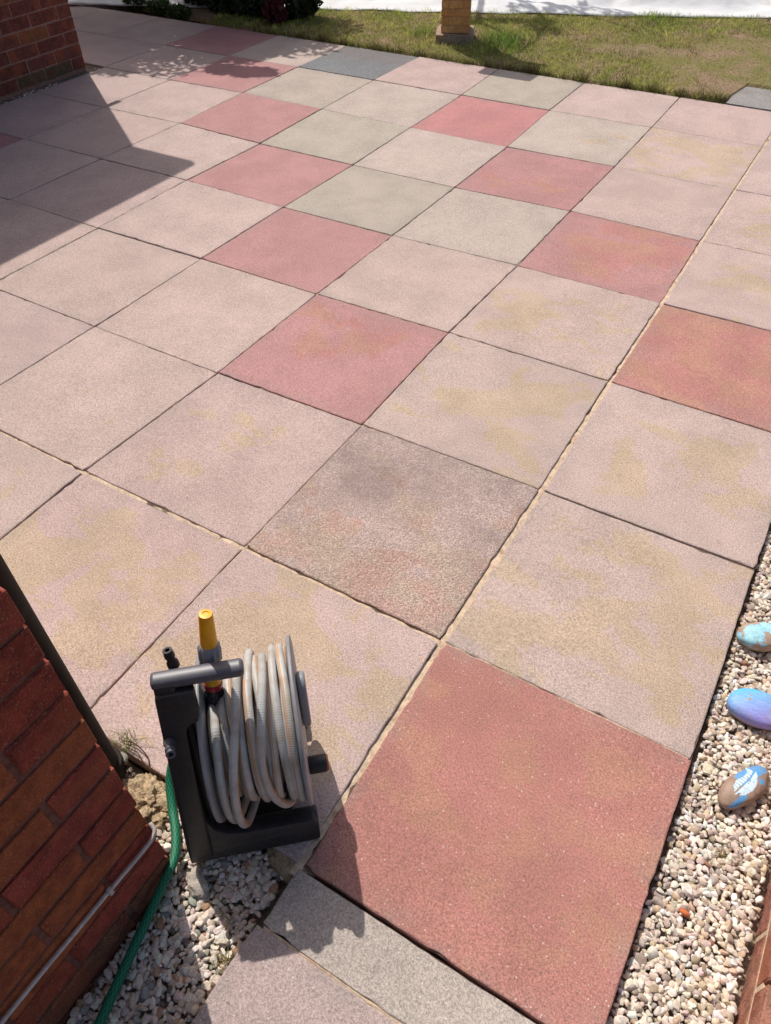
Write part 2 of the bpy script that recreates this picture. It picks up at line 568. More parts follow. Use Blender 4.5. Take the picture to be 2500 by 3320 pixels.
def slab_mesh(corners, ztop, tilt, thick=0.045, chip=0.0):
    """corners ccw in local xy; ragged arris, rounded corners"""
    ring = []
    n = 4
    for i in range(n):
        p, q = corners[i], corners[(i + 1) % n]
        L = (q - p).length
        k = max(4, int(L / 0.022))
        d = (q - p) / L
        nrm = Vector((-d.y, d.x))  # inward for ccw
        for j in range(k):
            t = j / k
            s = t * L
            e = min(s, L - s)
            cr = max(0.0, 0.007 - e) * 0.45
            w = abs(random.gauss(0, 0.0009)) + (random.random() < 0.05 + chip) * random.uniform(0.001, 0.005)
            ring.append((p + d * s + nrm * (cr + w), nrm, p, q))
    c = sum(corners, Vector((0, 0))) / n
    zf = lambda P: ztop + tilt[0] * P.x + tilt[1] * P.y
    v, f = [], []
    m = len(ring)
    outer, inner = [], []
    for (P, nrm, p, q) in ring:
        inn = P + (c - P).normalized() * random.uniform(0.0035, 0.0065)
        v.append((P.x, P.y, -thick))
    for (P, nrm, p, q) in ring:
        v.append((P.x, P.y, zf(P) - random.uniform(0.0010, 0.0024)))
    for (P, nrm, p, q) in ring:
        k = 0.0024 * random.uniform(0.7, 1.4)
        I = P + nrm * k
        dd = (c - P)
        I = Vector((min(max(I.x, -abs(c.x) - 9), 9), I.y)) if False else P + Vector((math.copysign(k, dd.x) if abs(dd.x) > abs(dd.y) * 0.97 else 0, math.copysign(k, dd.y) if abs(dd.y) > abs(dd.x) * 0.97 else 0))
        v.append((I.x, I.y, zf(I)))
    for i in range(m):
        j = (i + 1) % m
        f.append((i, j, m + j, m + i))
        f.append((m + i, m + j, 2 * m + j, 2 * m + i))
    f.append(tuple(range(2 * m, 3 * m)))
    return mesh('slab', v, f)


def add_slab(p00, p10, p11, p01, kind, jl, jr, jb, jt, label=None, z=None):
    """p00 (x0,y0) p10 (x1,y0) p11 (x1,y1) p01; half joint widths left right bottom top"""
    A = p00 + Vector((jl, jb)); Bq = p10 + Vector((-jr, jb)); Cq = p11 + Vector((-jr, -jt)); D = p01 + Vector((jl, -jt))
    c = (A + Bq + Cq + D) / 4
    z = random.gauss(0, 0.0009) if z is None else z
    me = slab_mesh([A - c, Bq - c, Cq - c, D - c], 0, (random.gauss(0, 0.0018), random.gauss(0, 0.0018)))
    tone, amt, mk = kind
    j = random.uniform(0.965, 1.035)
    tone = tuple(min(1, t * j * random.uniform(0.985, 1.015)) for t in tone)
    o = link('slab', me, MATS[mk], patio, (c.x, c.y, z), (*tone, amt))
    if label: o['label'] = label
    return o


HJ = 0.0014   # half width of an ordinary tight joint


def hjx(b, a):  # joint on line x=b*S
    if b == 0 and a >= -1: return 0.0072 if a < 2 else 0.0055
    if b == 1: return 0.0
    return HJ


def hjy(a, b):
    if a == 0 and b < 0: return 0.0056 if b > -3 else 0.004
    if a == 1 and b == 0: return 0.003
    return HJ


for a in range(-1, 7):
    for b in range(-11, 5):
        if b >= 1 and a < 3: continue            # gravel bed
        x0, y0 = b * S, a * S
        if b <= -8 and a < 5 and not (b == -8 and a == 4): continue   # the far house stands there
        if b < -2 and a < 0 and b < -6: continue
        kind = KIND.get((a, b))
        if kind is None:
            r = random.random()
            kind = (PINK, 0.2, 'P') if r < 0.92 or a < 4 else (RED, .2, 'R')
            if b >= 1: kind = (PINK, 0.45, 'P')
        lab = None
        if (a, b) == (-1, 0): lab = 'large orange red slab beside the hose reel'
        if (a, b) == (0, -1): lab = 'rough dark slab with exposed pebbly aggregate'
        if (a, b) == (6, -5): lab = 'dark grey aggregate slab at the lawn edge'
        p00, p10, p11, p01 = node(a, b), node(a, b + 1), node(a + 1, b + 1), node(a + 1, b)
        if (a, b) == (4, -8):
            p00 = Vector((-4.8, 2.99)); p10 = Vector((-4.2, 2.99))
            p00.y = p10.y = 2.40; p00.x = p01.x = -4.8
            continue
        add_slab(p00, p10, p11, p01, kind, hjx(b, a), hjx(b + 1, a), hjy(a, b), hjy(a + 1, b), lab)
# bottom cut strip and the slab below it
V2 = Vector
add_slab(V2((0.004, -0.722)), V2((0.6, -0.722)), V2((0.6, -0.6)), V2((0.004, -0.6)), ((0.455, 0.385, 0.335), .0, 'P'), 0, 0, .002, .005, 'narrow grey cut strip of slab below the big red slab', -0.003)
add_slab(V2((-0.008, -1.32)), V2((0.6, -1.32)), V2((0.6, -0.722)), V2((-0.008, -0.722)), ((0.475, 0.365, 0.335), .15, 'P'), 0, 0, 0, .002, None, -0.005)
# dark slab past the lawn corner
add_slab(V2((-0.335, 4.225)), V2((0.265, 4.225)), V2((0.265, 4.60)), V2((-0.335, 4.60)), ((0.33, 0.32, 0.295), 0, 'X'), 0, 0, 0, 0, 'grey slab at the bare corner of the lawn', -0.002)

# bed of sand the slabs are laid on
bv, bf = [], []


def bed_rect(x0, x1, y0, y1, z):
    i = len(bv)
    bv.extend([(x0, y0, z), (x1, y0, z), (x1, y1, z), (x0, y1, z)])
    bf.append((i, i + 1, i + 2, i + 3))


bed_rect(-6.7, 0.597, -0.597, 4.2, -0.007)
bed_rect(0.6, 3.0, 1.803, 4.2, -0.007)
bed_rect(0.01, 0.597, -1.32, -0.6, -0.018)
link('sand_bed', mesh('sand_bed', bv, bf), MAT_BED, patio)


def mortar_strip(p, q, w, zc=-0.0058, seg=0.02):
    p, q = Vector(p), Vector(q)
    L = (q - p).length
    d = (q - p) / L
    nr = Vector((-d.y, d.x))
    k = int(L / seg)
    v, f = [], []
    for i in range(k + 1):
        c = p + d * (L * i / k)
        wob = noise.noise(Vector((c.x * 9, c.y * 9, 3))) * 0.002
        zz = zc + noise.noise(Vector((c.x * 30, c.y * 30, 9))) * 0.003
        zz -= max(0, noise.noise(Vector((c.x * 6, c.y * 6, 4))) - 0.25) * 0.007
        for s, dz in ((-1, -0.0015), (0, 0.001), (1, -0.0015)):
            e = c + nr * (s * w + wob * (s == 0))
            v.append((e.x, e.y, zz + dz + random.gauss(0, .0006)))
    for i in range(k):
        for j in range(2):
            f.append((i * 3 + j, i * 3 + j + 1, (i + 1) * 3 + j + 1, (i + 1) * 3 + j))
    link('mortar_joint', mesh('mortar_joint', v, f, True), MAT_POINT, patio)


mortar_strip((0.002, -0.62), (0.002, 1.3), 0.0098, -0.0056)
mortar_strip((0.002, 1.3), (0.0, 4.2), 0.0085, -0.0046)
mortar_strip((-2.6, -0.004), (-0.004, -0.004), 0.0075)
mortar_strip((0.006, 0.0), (0.59, 0.0), 0.0026, -0.004)
mortar_strip((0.004, 0.604), (0.59, 0.606), 0.003, -0.009)
mortar_strip((-0.604, -0.6), (-0.604, 2.4), 0.0026, -0.0045)
mortar_strip((-1.206, -0.6), (-1.196, 1.8), 0.0022, -0.0052)
mortar_strip((-1.8, 0.596), (-0.008, 0.602), 0.0022, -0.0052)
mortar_strip((-1.8, 1.202), (-0.008, 1.211), 0.0020, -0.0055)
mortar_strip((0.01, -0.722), (0.59, -0.722), 0.003, -0.006)


# ------------------------------------------------------------------ gravel
def ico_variants(n, sub=2):
    out = []
    for k in range(n):
        bm = bmesh.new()
        bmesh.ops.create_icosphere(bm, subdivisions=sub, radius=1)
        vs = np.array([v.co[:] for v in bm.verts])
        fs = np.array([[v.index for v in f.verts] for f in bm.faces])
        bm.free()
        sd = rng.uniform(0, 100, 3)
        dis = np.array([noise.noise(Vector(p * 0.9 + sd)) for p in vs])
        vs = vs * (1 + 0.38 * dis[:, None])
        # a few flattened facets, as broken pebbles have
        for q in range(rng.integers(2, 7)):
            d = rng.normal(size=3); d /= np.linalg.norm(d)
            h = vs @ d
            lim = rng.uniform(0.48, 0.85)
            vs = vs - np.clip(h - lim, 0, None)[:, None] * d * 0.9
        out.append((vs, fs))
    return out


VAR = ico_variants(14)


def rand_rot(n):
    q = rng.normal(size=(n, 4)); q /= np.linalg.norm(q, axis=1)[:, None]
    w, x, y, z = q.T
    return np.stack([np.stack([1 - 2 * (y * y + z * z), 2 * (x * y - z * w), 2 * (x * z + y * w)], -1),
                     np.stack([2 * (x * y + z * w), 1 - 2 * (x * x + z * z), 2 * (y * z - x * w)], -1),
                     np.stack([2 * (x * z - y * w), 2 * (y * z + x * w), 1 - 2 * (x * x + y * y)], -1)], 1)


def pebbles(pos, size, palette, weights):
    n = len(pos)
    Rm = rand_rot(n)
    vv, ff, cc = [], [], []
    off = 0
    pal = np.array(palette)
    ci = rng.choice(len(pal), n, p=np.array(weights) / sum(weights))
    for i in range(n):
        bvv, bff = VAR[rng.integers(len(VAR))]
        sc = size[i] * np.array([rng.uniform(0.95, 1.5), rng.uniform(0.75, 1.05), rng.uniform(0.55, 0.85)])
        Rz = Rm[i]
        # lie mostly flat
        ang = rng.uniform(0, 2 * math.pi)
        tilt = rng.normal(0, 0.45)
        ca, sa, ct, st = math.cos(ang), math.sin(ang), math.cos(tilt), math.sin(tilt)
        R1 = np.array([[ca, -sa, 0], [sa, ca, 0], [0, 0, 1]]) @ np.array([[1, 0, 0], [0, ct, -st], [0, st, ct]])
        p = ((bvv @ Rz.T) * sc) @ R1.T + pos[i]
        vv.append(p); ff.append(bff + off); off += len(p)
        c = pal[ci[i]] * rng.uniform(0.82, 1.12) * (1 + rng.normal(0, 0.03, 3))
        cc.append(np.repeat(c[None], len(p), 0))
    return np.concatenate(vv), np.concatenate(ff), np.clip(np.concatenate(cc), 0, 1)


def scatter(poly_test, x0, x1, y0, y1, spacing, zf, layers=2):
    pts = []
    for L in range(layers):
        nx, ny = int((x1 - x0) / spacing), int((y1 - y0) / spacing)
        gx, gy = np.meshgrid(np.arange(nx) + 0.5, np.arange(ny) + 0.5)
        P = np.stack([gx.ravel(), gy.ravel()], 1) + rng.uniform(-0.42, 0.42, (nx * ny, 2)) + (0.5 * L)
        P = P * spacing + np.array([x0, y0])
        for p in P:
            if poly_test(p[0], p[1]):
                pts.append((p[0], p[1], zf(p[0], p[1]) + L * spacing * 0.42 + rng.normal(0, 0.0015)))
    return np.array(pts)


CREAM = [(0.70, 0.59, 0.47), (0.75, 0.67, 0.57), (0.56, 0.43, 0.30), (0.60, 0.48, 0.41), (0.36, 0.27, 0.21), (0.46, 0.38, 0.33), (0.78, 0.74, 0.69), (0.40, 0.20, 0.13)]
CW = [5, 5, 2.6, 3, 1.2, 1.3, 2.2, .12]
WHITE = [(0.74, 0.63, 0.52), (0.78, 0.70, 0.61), (0.66, 0.52, 0.41), (0.58, 0.47, 0.41), (0.44, 0.27, 0.16), (0.33, 0.33, 0.29), (0.15, 0.12, 0.105)]
WW = [5, 4, 3, 2.5, .6, .8, .35]

rb = scatter(lambda x, y: 0.607 < x < 0.785, 0.60, 0.79, -0.95, 1.78, 0.0112, lambda x, y: -0.030 + 0.006 * noise.noise(Vector((x * 8, y * 8, 0))) + 0.004 * (x > .74))
sz = rng.uniform(0.0038, 0.0082, len(rb))
sz[rng.random(len(rb)) < 0.08] *= 1.5
v, f, c = pebbles(rb, sz, CREAM, CW)
o = link('gravel', mesh_np('gravel', v, f, True, c, 30), MAT_PEBBLE)
tag(o, 'cream and tan pea gravel along the right edge of the patio', 'gravel', kind='stuff')


def in_left(x, y):
    if y > -0.612: return False
    if x > -0.006 and y > -0.722: return x < 0.0
    if x > -0.016: return False
    if y < -0.722: return x > -0.208
    return x > -0.56


lb = scatter(in_left, -0.56, 0.0, -1.30, -0.61, 0.0122, lambda x, y: -0.046 + 0.010 * noise.noise(Vector((x * 7, y * 7, 5))) + (0.016 if y > -0.71 and x > -.3 else 0))
sz = rng.uniform(0.0042, 0.0088, len(lb))
sz[rng.random(len(lb)) < 0.08] *= 1.4
v, f, c = pebbles(lb, sz, WHITE, WW)
o = link('gravel', mesh_np('gravel_white', v, f, True, c, 30), MAT_PEBBLE)
tag(o, 'white and grey chippings below the hose reel by the near wall', 'gravel', kind='stuff')

hb = scatter(lambda x, y: True, -4.262, -4.2, 1.0, 2.98, 0.014, lambda x, y: -0.012 + 0.006 * noise.noise(Vector((x * 7, y * 7, 5))), 1)
hb = hb[rng.random(len(hb)) < 0.9]
v, f, c = pebbles(hb, rng.uniform(0.005, 0.009, len(hb)), WHITE, WW)
o = link('gravel', mesh_np('gravel_far', v, f, True, c, 30), MAT_PEBBLE)
tag(o, 'thin line of white chippings at the foot of the far house wall', 'gravel', kind='stuff')
fill = [(-4.262, -0.6, -0.02), (-4.19, -0.6, -0.02), (-4.19, 2.99, -0.02), (-4.262, 2.99, -0.02)]
link('soil_strip', mesh('soil_strip', fill, [(0, 1, 2, 3)]), MAT_SOIL)['kind'] = 'structure'
gb = [(0.603, -1.3, -0.045), (0.9, -1.3, -0.045), (0.9, 1.8, -0.045), (0.603, 1.8, -0.045), (-0.8, -1.4, -0.060), (0.0, -1.4, -0.060), (0.0, -0.6, -0.060), (-0.8, -0.6, -0.060)]
link('gravel_base', mesh('gravel_base', gb, [(0, 1, 2, 3), (4, 5, 6, 7)]), simple('sandy grit', (0.34, 0.26, 0.19), 0.95, 0.2, 0.35, 90, 1.0, 0.004, False))['kind'] = 'structure'

# ------------------------------------------------------------------ brick walls
BRICK_TONES = [(0.33, 0.070, 0.036), (0.35, 0.082, 0.036), (0.36, 0.100, 0.036), (0.30, 0.056, 0.036), (0.33, 0.064, 0.044), (0.39, 0.112, 0.042)]
BRICKS = {}


def brick_mesh(sx, sy, sz, k):
    key = (round(sx, 3), round(sy, 3), round(sz, 3), k)
    if key not in BRICKS:
        bm = bmesh.new()
        vv, fff = box_vf(-sx / 2, sx / 2, -sy / 2, sy / 2, -sz / 2, sz / 2)
        vs = [bm.verts.new(p) for p in vv]
        for q in fff: bm.faces.new([vs[i] for i in q])
        st = random.getstate(); random.seed(k * 13 + 5)
        bmesh.ops.bevel(bm, geom=list(bm.edges), offset=0.0026, segments=1, affect='EDGES')
        for q in bm.verts: q.co += Vector([random.gauss(0, 0.0011) for _ in range(3)])
        random.setstate(st)
        me = bpy.data.meshes.new('brick')
        bm.to_mesh(me); bm.free()
        BRICKS[key] = me
    return BRICKS[key]


def corner_wall(root, xf, ye, y_lo, x_lo, z0, ncourse, tones, faces='xy', proud=0.0035, rng_seed=3, tone_fn=None, flip=0):
    """bricks on the +x face (x=xf, y_lo..ye) and on the +y face (y=ye, x_lo..xf); alternate quoins"""
    random.seed(rng_seed)
    bl, bw, bh, j = 0.215, 0.1025, 0.065, 0.010
    for c in range(ncourse):
        z = z0 + c * 0.075 + bh / 2
        head = (c + flip) % 2 == 0     # header shows on the x face
        # x face
        y = ye
        first = True
        while y > y_lo:
            L = bw if (first and head) else bl
            if first and head: Lx = bl
            else: Lx = bw
            if y - L < y_lo - 0.12: break
            me = brick_mesh(Lx, L, bh, random.randrange(5))
            o = link('brick', me, MAT_BRICK, root, Vector((xf - Lx / 2 + random.gauss(0, 0.0008), y - L / 2, z + random.gauss(0, 0.0006))) - root.location, (*tone_fn(c, y), 1))
            y -= L + j
            first = False
        if 'y' in faces:
            x = xf - (bl if head else bw) - j
            while x - bl > x_lo:
                me = brick_mesh(bl, bw, bh, random.randrange(5))
                link('brick', me, MAT_BRICK, root, Vector((x - bl / 2, ye - bw / 2 + random.gauss(0, 0.0008), z)) - root.location, (*(random.choice(tones) if tone_fn is None else tone_fn(c, x)), 1))
                x -= bl + j


# near wall
near = empty('brick_wall', (-0.215, -0.722, -0.07))
tag(near, 'tall dark red brick wall corner close by the hose reel', 'wall')
NX, NY = -0.215, -0.722


def rel(root, pts):
    return [tuple(Vector(p) - root.location) for p in pts]


def build_wall(root, xf, ye, y_lo, x_lo, z0, n, tones, core_top, seed, tone_fn=None, flip=0, recess=0.006, mortar=None):
    v, f = box_vf(x_lo, xf - recess, y_lo, ye - recess, -0.074, core_top)
    core = link('mortar_core', mesh('mortar_core', rel(root, v), f), mortar or MAT_MORTAR, root)
    corner_wall(root, xf, ye, y_lo, x_lo, z0, n, tones, rng_seed=seed, tone_fn=tone_fn, flip=flip)
    return core


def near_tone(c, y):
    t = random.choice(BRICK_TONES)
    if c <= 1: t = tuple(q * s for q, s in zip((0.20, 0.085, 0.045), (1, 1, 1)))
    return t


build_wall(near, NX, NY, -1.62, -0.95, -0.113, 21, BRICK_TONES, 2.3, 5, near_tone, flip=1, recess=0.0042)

# the far house
FX, FY = -4.267, 2.90
house = empty('brick_house', (FX, FY, -0.07))
tag(house, 'shaded red brick house corner at the upper left', 'house')


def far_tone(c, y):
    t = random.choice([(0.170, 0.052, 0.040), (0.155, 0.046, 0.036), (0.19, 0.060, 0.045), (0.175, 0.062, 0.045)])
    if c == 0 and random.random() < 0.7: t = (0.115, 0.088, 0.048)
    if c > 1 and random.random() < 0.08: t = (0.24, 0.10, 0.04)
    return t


MAT_MORTAR2 = simple('pale brick mortar', (0.30, 0.17, 0.135), 0.9, 0.2, 0.25, 60, 0.6, 0.003, False)
build_wall(house, FX, FY, 0.9, -5.2, 0.015, 9, BRICK_TONES, 2.42, 8, far_tone, recess=0.003, mortar=MAT_MORTAR2)
v, f = box_vf(-9.0, FX - 0.004, -5.0, 0.9, -0.074, 2.42)
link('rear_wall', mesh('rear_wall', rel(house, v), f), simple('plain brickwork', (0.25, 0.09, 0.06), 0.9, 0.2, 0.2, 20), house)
# roof: eaves overhang 0.3 at the side, 0.076 at the gable
ex, gy = FX + 0.30, FY + 0.076
rp = [(ex, 2.31), (ex, 2.385), (-7.2, 4.25), (-10.4, 2.385), (-10.4, 2.31)]
me = extrude_poly('roof', rp, -5.2, gy, lambda d, p, q: tuple(Vector((p, d, q)) - house.location), smooth=False)
link('roof', me, MAT_ROOF, house)
v, f = box_vf(ex - 0.02, ex + 0.02, -5.2, gy, 2.24, 2.37)
# overflow pipe sticking out of the gable wall (its shadow shows on the slabs)
me = tube('overflow_pipe', [(-4.33, FY - 0.02, 1.20), (-4.33, FY + 0.13, 1.20)], 0.02, 12)
me.transform(Matrix.Translation(-house.location))
link('overflow_pipe', me, MAT_FASCIA, house)

# low wall at the right edge of the gravel
low = empty('low_brick_wall', (0.80, 0.0, -0.07))
tag(low, 'low terracotta brick edging along the far side of the gravel', 'edging')
v, f = box_vf(0.7975, 0.895, -1.4, 1.78, -0.074, 0.062)
link('mortar_core', mesh('mortar_core', rel(low, v), f), MAT_POINT, low)
random.seed(4)
for c in range(2):
    y = -1.39 + (c % 2) * -0.11
    while y < 1.70:
        o = link('brick', brick_mesh(0.1025, 0.215, 0.065, random.randrange(5)), MAT_BRICK, low, Vector((0.847, y + 0.1075, -0.045 + c * 0.075 + 0.0325)) - low.location,
                 (*random.choice([(0.38, 0.17, 0.115), (0.40, 0.18, 0.12), (0.36, 0.15, 0.11)]), 1))
        y += 0.225

# ------------------------------------------------------------------ downpipe, cable, mortar lump
dp = empty('downpipe', (-0.464, -0.651, -0.05))
tag(dp, 'dark brown weathered downpipe behind the near wall corner', 'pipe')
me = lathe('pipe', [(0.034, 0.02), (0.034, 2.3)], (0, 0, 0), (0, 0, 1), 24)
link('pipe', me, MAT_PIPE, dp)
me = lathe('collar', [(0.034, 0.035), (0.041, 0.036), (0.042, 0.075), (0.040, 0.078), (0.034, 0.079)], (0, 0, 0), (0, 0, 1), 24)
link('collar', me, MAT_PIPE, dp)

cz = [(-0.2085, -0.700, 0.165), (-0.2065, -0.7235, 0.158), (-0.2065, -0.75, 0.149), (-0.2070, -0.827, 0.153), (-0.2070, -0.902, 0.156), (-0.2070, -0.965, 0.160), (-0.2070, -1.053, 0.162), (-0.207, -1.3, 0.165), (-0.207, -1.6, 0.165)]
cz[0] = (-0.222, -0.7155, 0.166)
cable = empty('wall_cable', (-0.207, -0.85, 0.15))
tag(cable, 'thin pale grey cable clipped along the near brick wall', 'cable')
me = tube('cable', [Vector(p) - cable.location for p in catmull(cz, 8)], 0.0039, 8)
link('cable', me, MAT_CABLE, cable)
me = bevel_box('clip', 0.010, 0.009, 0.017, 0.002)
link('clip', me, MAT_CABLE, cable, Vector((-0.206, -0.835, 0.152)) - cable.location)


def lump_mesh(name, r, sx, sy, sz, amp, freq, sub=5, seed=0.0):
    bm = bmesh.new()
    bmesh.ops.create_icosphere(bm, subdivisions=sub, radius=1)
    for q in bm.verts:
        p = q.co.copy()
        d = noise.fractal(p * freq + Vector((seed, seed * 2, 0)), 0.9, 2.0, 5)
        d += 0.35 * abs(noise.noise(p * freq * 2.5 + Vector((seed, 0, 4))))
        q.co = Vector((p.x * sx, p.y * sy, p.z * sz)) * r * (1 + amp * d)
    me = bpy.data.meshes.new(name)
    bm.to_mesh(me); bm.free()
    me.polygons.foreach_set('use_smooth', [True] * len(me.polygons))
    return me


o = link('mortar_lump', lump_mesh('mortar_lump', 0.054, 1.25, 1.0, 0.60, 0.34, 3.4, 6, 3.3), MAT_LUMP, None, (-0.355, -0.658, -0.032))
tag(o, 'crumbly tan lump of mortar between the downpipe and the gravel', 'mortar lump')
o = link('mortar_lump', lump_mesh('mortar_lump_b', 0.045, 1.2, 0.7, 0.5, 0.25, 2.0, 4, 8.1), MAT_LUMP, None, (-0.020, -0.600, -0.030))
tag(o, 'low smear of tan mortar under the right foot of the reel', 'mortar lump')
o = link('stone', lump_mesh('stone', 0.021, 0.9, 1.45, 0.55, 0.5, 1.5, 4, 6.1), MAT_STONE, None, (-0.152, -0.722, -0.030))
o.rotation_euler = (0.2, 0.1, 0.9)
tag(o, 'rough pale broken stone in the sunlit chippings below the reel', 'stone')
o = link('stone', lump_mesh('stone_b', 0.016, 1.2, 0.8, 0.7, 0.25, 1.2, 3, 5.1), simple('grey stone', (0.30, 0.27, 0.23), 0.9, 0.3, 0.2, 60, 0.6), None, (-0.452, -0.618, 0.006))
tag(o, 'small grey stone block at the foot of the downpipe', 'stone')
o = link('brick_chip', lump_mesh('brick_chip', 0.0075, 1.5, 0.8, 0.6, 0.3, 1.2, 2, 2.1), simple('orange chip', (0.50, 0.14, 0.05), 0.9, 0.3, 0.2, 60), None, (0.668, -0.300, -0.016))
tag(o, 'small orange brick chip lying on the gravel at lower right', 'chip')

# ------------------------------------------------------------------ hose reel (local axes: A along the drum axis, N away from the camera, z up)
RB = Vector((-0.178, -0.704, 0.0))
RA = Vector((0.748, 0.664, 0.0)).normalized()
RN = Vector((-RA.y, RA.x, 0.0))
reel = empty('hose_reel', RB)
reel.rotation_euler = (0, 0, math.atan2(RA.y, RA.x))
tag(reel, 'dark grey hose reel wound with grey hose, standing beside the near wall', 'hose reel')
L3 = lambda a, n, z: (a, n, z)     # local: x = A, y = N
NC, ZC = 0.156, 0.201              # drum axis


# upright: tapering side frame
def upright():
    pr = [(0.0, 0.0), (0.0, 0.03), (0.118, 0.405), (0.122, 0.422), (0.130, 0.434), (0.150, 0.434), (0.158, 0.422), (0.166, 0.405), (0.290, 0.03), (0.290, 0.0)]
    def mp(d, p, q):
        return (d + (0.022 * q / 0.43 if d < 0.02 else 0.012 * q / .43), p, q)
    return extrude_poly('upright', pr, 0.0, 0.046, mp, 0.006, 3)


link('upright', upright(), MAT_DARKPLASTIC, reel)
# inner rib standing behind the upright's lip
# front of the frame: one C-shaped plate lying in the sloping front plane
SL = 0.1165 / 0.405
cpl = [(0.0, 0.004), (0.0, 0.05), (0.0205, 0.405), (0.022, 0.414), (0.086, 0.414), (0.086, 0.362), (0.080, 0.350), (0.068, 0.346), (0.0595, 0.338), (0.057, 0.325),
       (0.048, 0.150), (0.050, 0.105), (0.060, 0.082), (0.082, 0.066), (0.115, 0.060), (0.246, 0.058), (0.2525, 0.050), (0.253, 0.012), (0.248, 0.004)]
me = extrude_poly('front_frame', cpl, -0.004, 0.014, lambda d, p, q: (p, SL * q + d, q), 0.003, 2)
link('front_frame', me, MAT_DARKPLASTIC, reel)
pr = [(0.03, 0.055), (0.128, 0.395), (0.158, 0.395), (0.26, 0.055)]
link('inner_panel', extrude_poly('inner_panel', pr, 0.050, 0.066, L3, 0.004, 2), simple('black plastic', (0.012, 0.012, 0.013), 0.5, 0.4, 0.1, 30), reel)
# handle: rounded bar at the top
hp = []
for k in range(20):
    t = 2 * math.pi * k / 20
    ex_ = lambda c, e: math.copysign(abs(c) ** e, c)
    hp.append((0.140 + 0.0150 * ex_(math.cos(t), 0.75), 0.4275 + 0.0130 * ex_(math.sin(t), 0.75)))
hm = extrude_poly('handle', hp, 0.0185, 0.172, L3, 0.0, 2)
bm = bmesh.new(); bm.from_mesh(hm)
ends = [e for e in bm.edges if e.calc_face_angle(0) > 1.0]
bmesh.ops.bevel(bm, geom=ends, offset=0.006, segments=3, affect='EDGES', profile=0.5)
bm.to_mesh(hm); bm.free()
hm.polygons.foreach_set('use_smooth', [True] * len(hm.polygons))
link('handle', hm, MAT_HANDLE, reel)
# base: front bar, rear bar and plate
fb = [(0.0, 0.0), (0.004, 0.034), (0.014, 0.050), (0.030, 0.056), (0.046, 0.052), (0.052, 0.04), (0.052, 0.0)]
base = link('base', extrude_poly('base', fb, 0.030, 0.253, L3, 0.004, 2), MAT_DARKPLASTIC, reel)
rbp = [(0.29 - p, q) for p, q in fb][::-1]
link('rear_bar', extrude_poly('rear_bar', rbp, 0.030, 0.253, L3, 0.004, 2), MAT_DARKPLASTIC, base)
bp = [(0.05, 0.008), (0.05, 0.018), (0.245, 0.018), (0.245, 0.008)]
link('base_plate', extrude_poly('base_plate', bp, 0.030, 0.205, L3, 0.002, 1), MAT_DARKPLASTIC, base)
# drum and flanges
AX = (1, 0, 0)
OC = (0, NC, ZC)
link('drum', lathe('drum', [(0.062, 0.085), (0.062, 0.245)], OC, AX, 32), MAT_DARKPLASTIC, reel)


def flange(a0, a1, r):
    return lathe('flange', [(0.02, a0), (r - 0.006, a0), (r - 0.001, a0 + 0.0015), (r, a0 + 0.003), (r, a1 - 0.003), (r - 0.001, a1 - 0.0015), (r - 0.006, a1), (0.02, a1)], OC, AX, 64)


link('flange', flange(0.076, 0.086, 0.161), MAT_MIDPLASTIC, reel)
link('flange', flange(0.242, 0.251, 0.161), MAT_MIDPLASTIC, reel)
# crank on the outer flange
cp = []
p0, p1 = Vector((0.186, 0.272)), Vector((0.158, 0.205))
dd = (p1 - p0).normalized(); nn = Vector((-dd.y, dd.x))
for k in range(9):
    t = math.pi * k / 8
    cp.append(tuple(p0 + (-dd * math.sin(t) + nn * math.cos(t)) * 0.024))
for k in range(9):
    t = math.pi * k / 8
    cp.append(tuple(p1 + (dd * math.sin(t) - nn * math.cos(t)) * 0.022))
crank = link('crank', extrude_poly('crank', cp, 0.252, 0.268, L3, 0.005, 3), MAT_MIDPLASTIC, reel)
link('knob', lathe('knob', [(0.016, 0.250), (0.0175, 0.253), (0.0175, 0.284), (0.016, 0.286)], (0, 0.092, 0.128), AX, 32, 8, 0.0016, (0.2535, 0.2835)), MAT_DARKPLASTIC, crank)
link('knob_cap', lathe('knob_cap', [(0.0155, 0.286), (0.0155, 0.2885), (0.013, 0.2895)], (0, 0.092, 0.128), AX, 24), simple('orange plastic', (0.45, 0.12, 0.02), 0.4), crank)

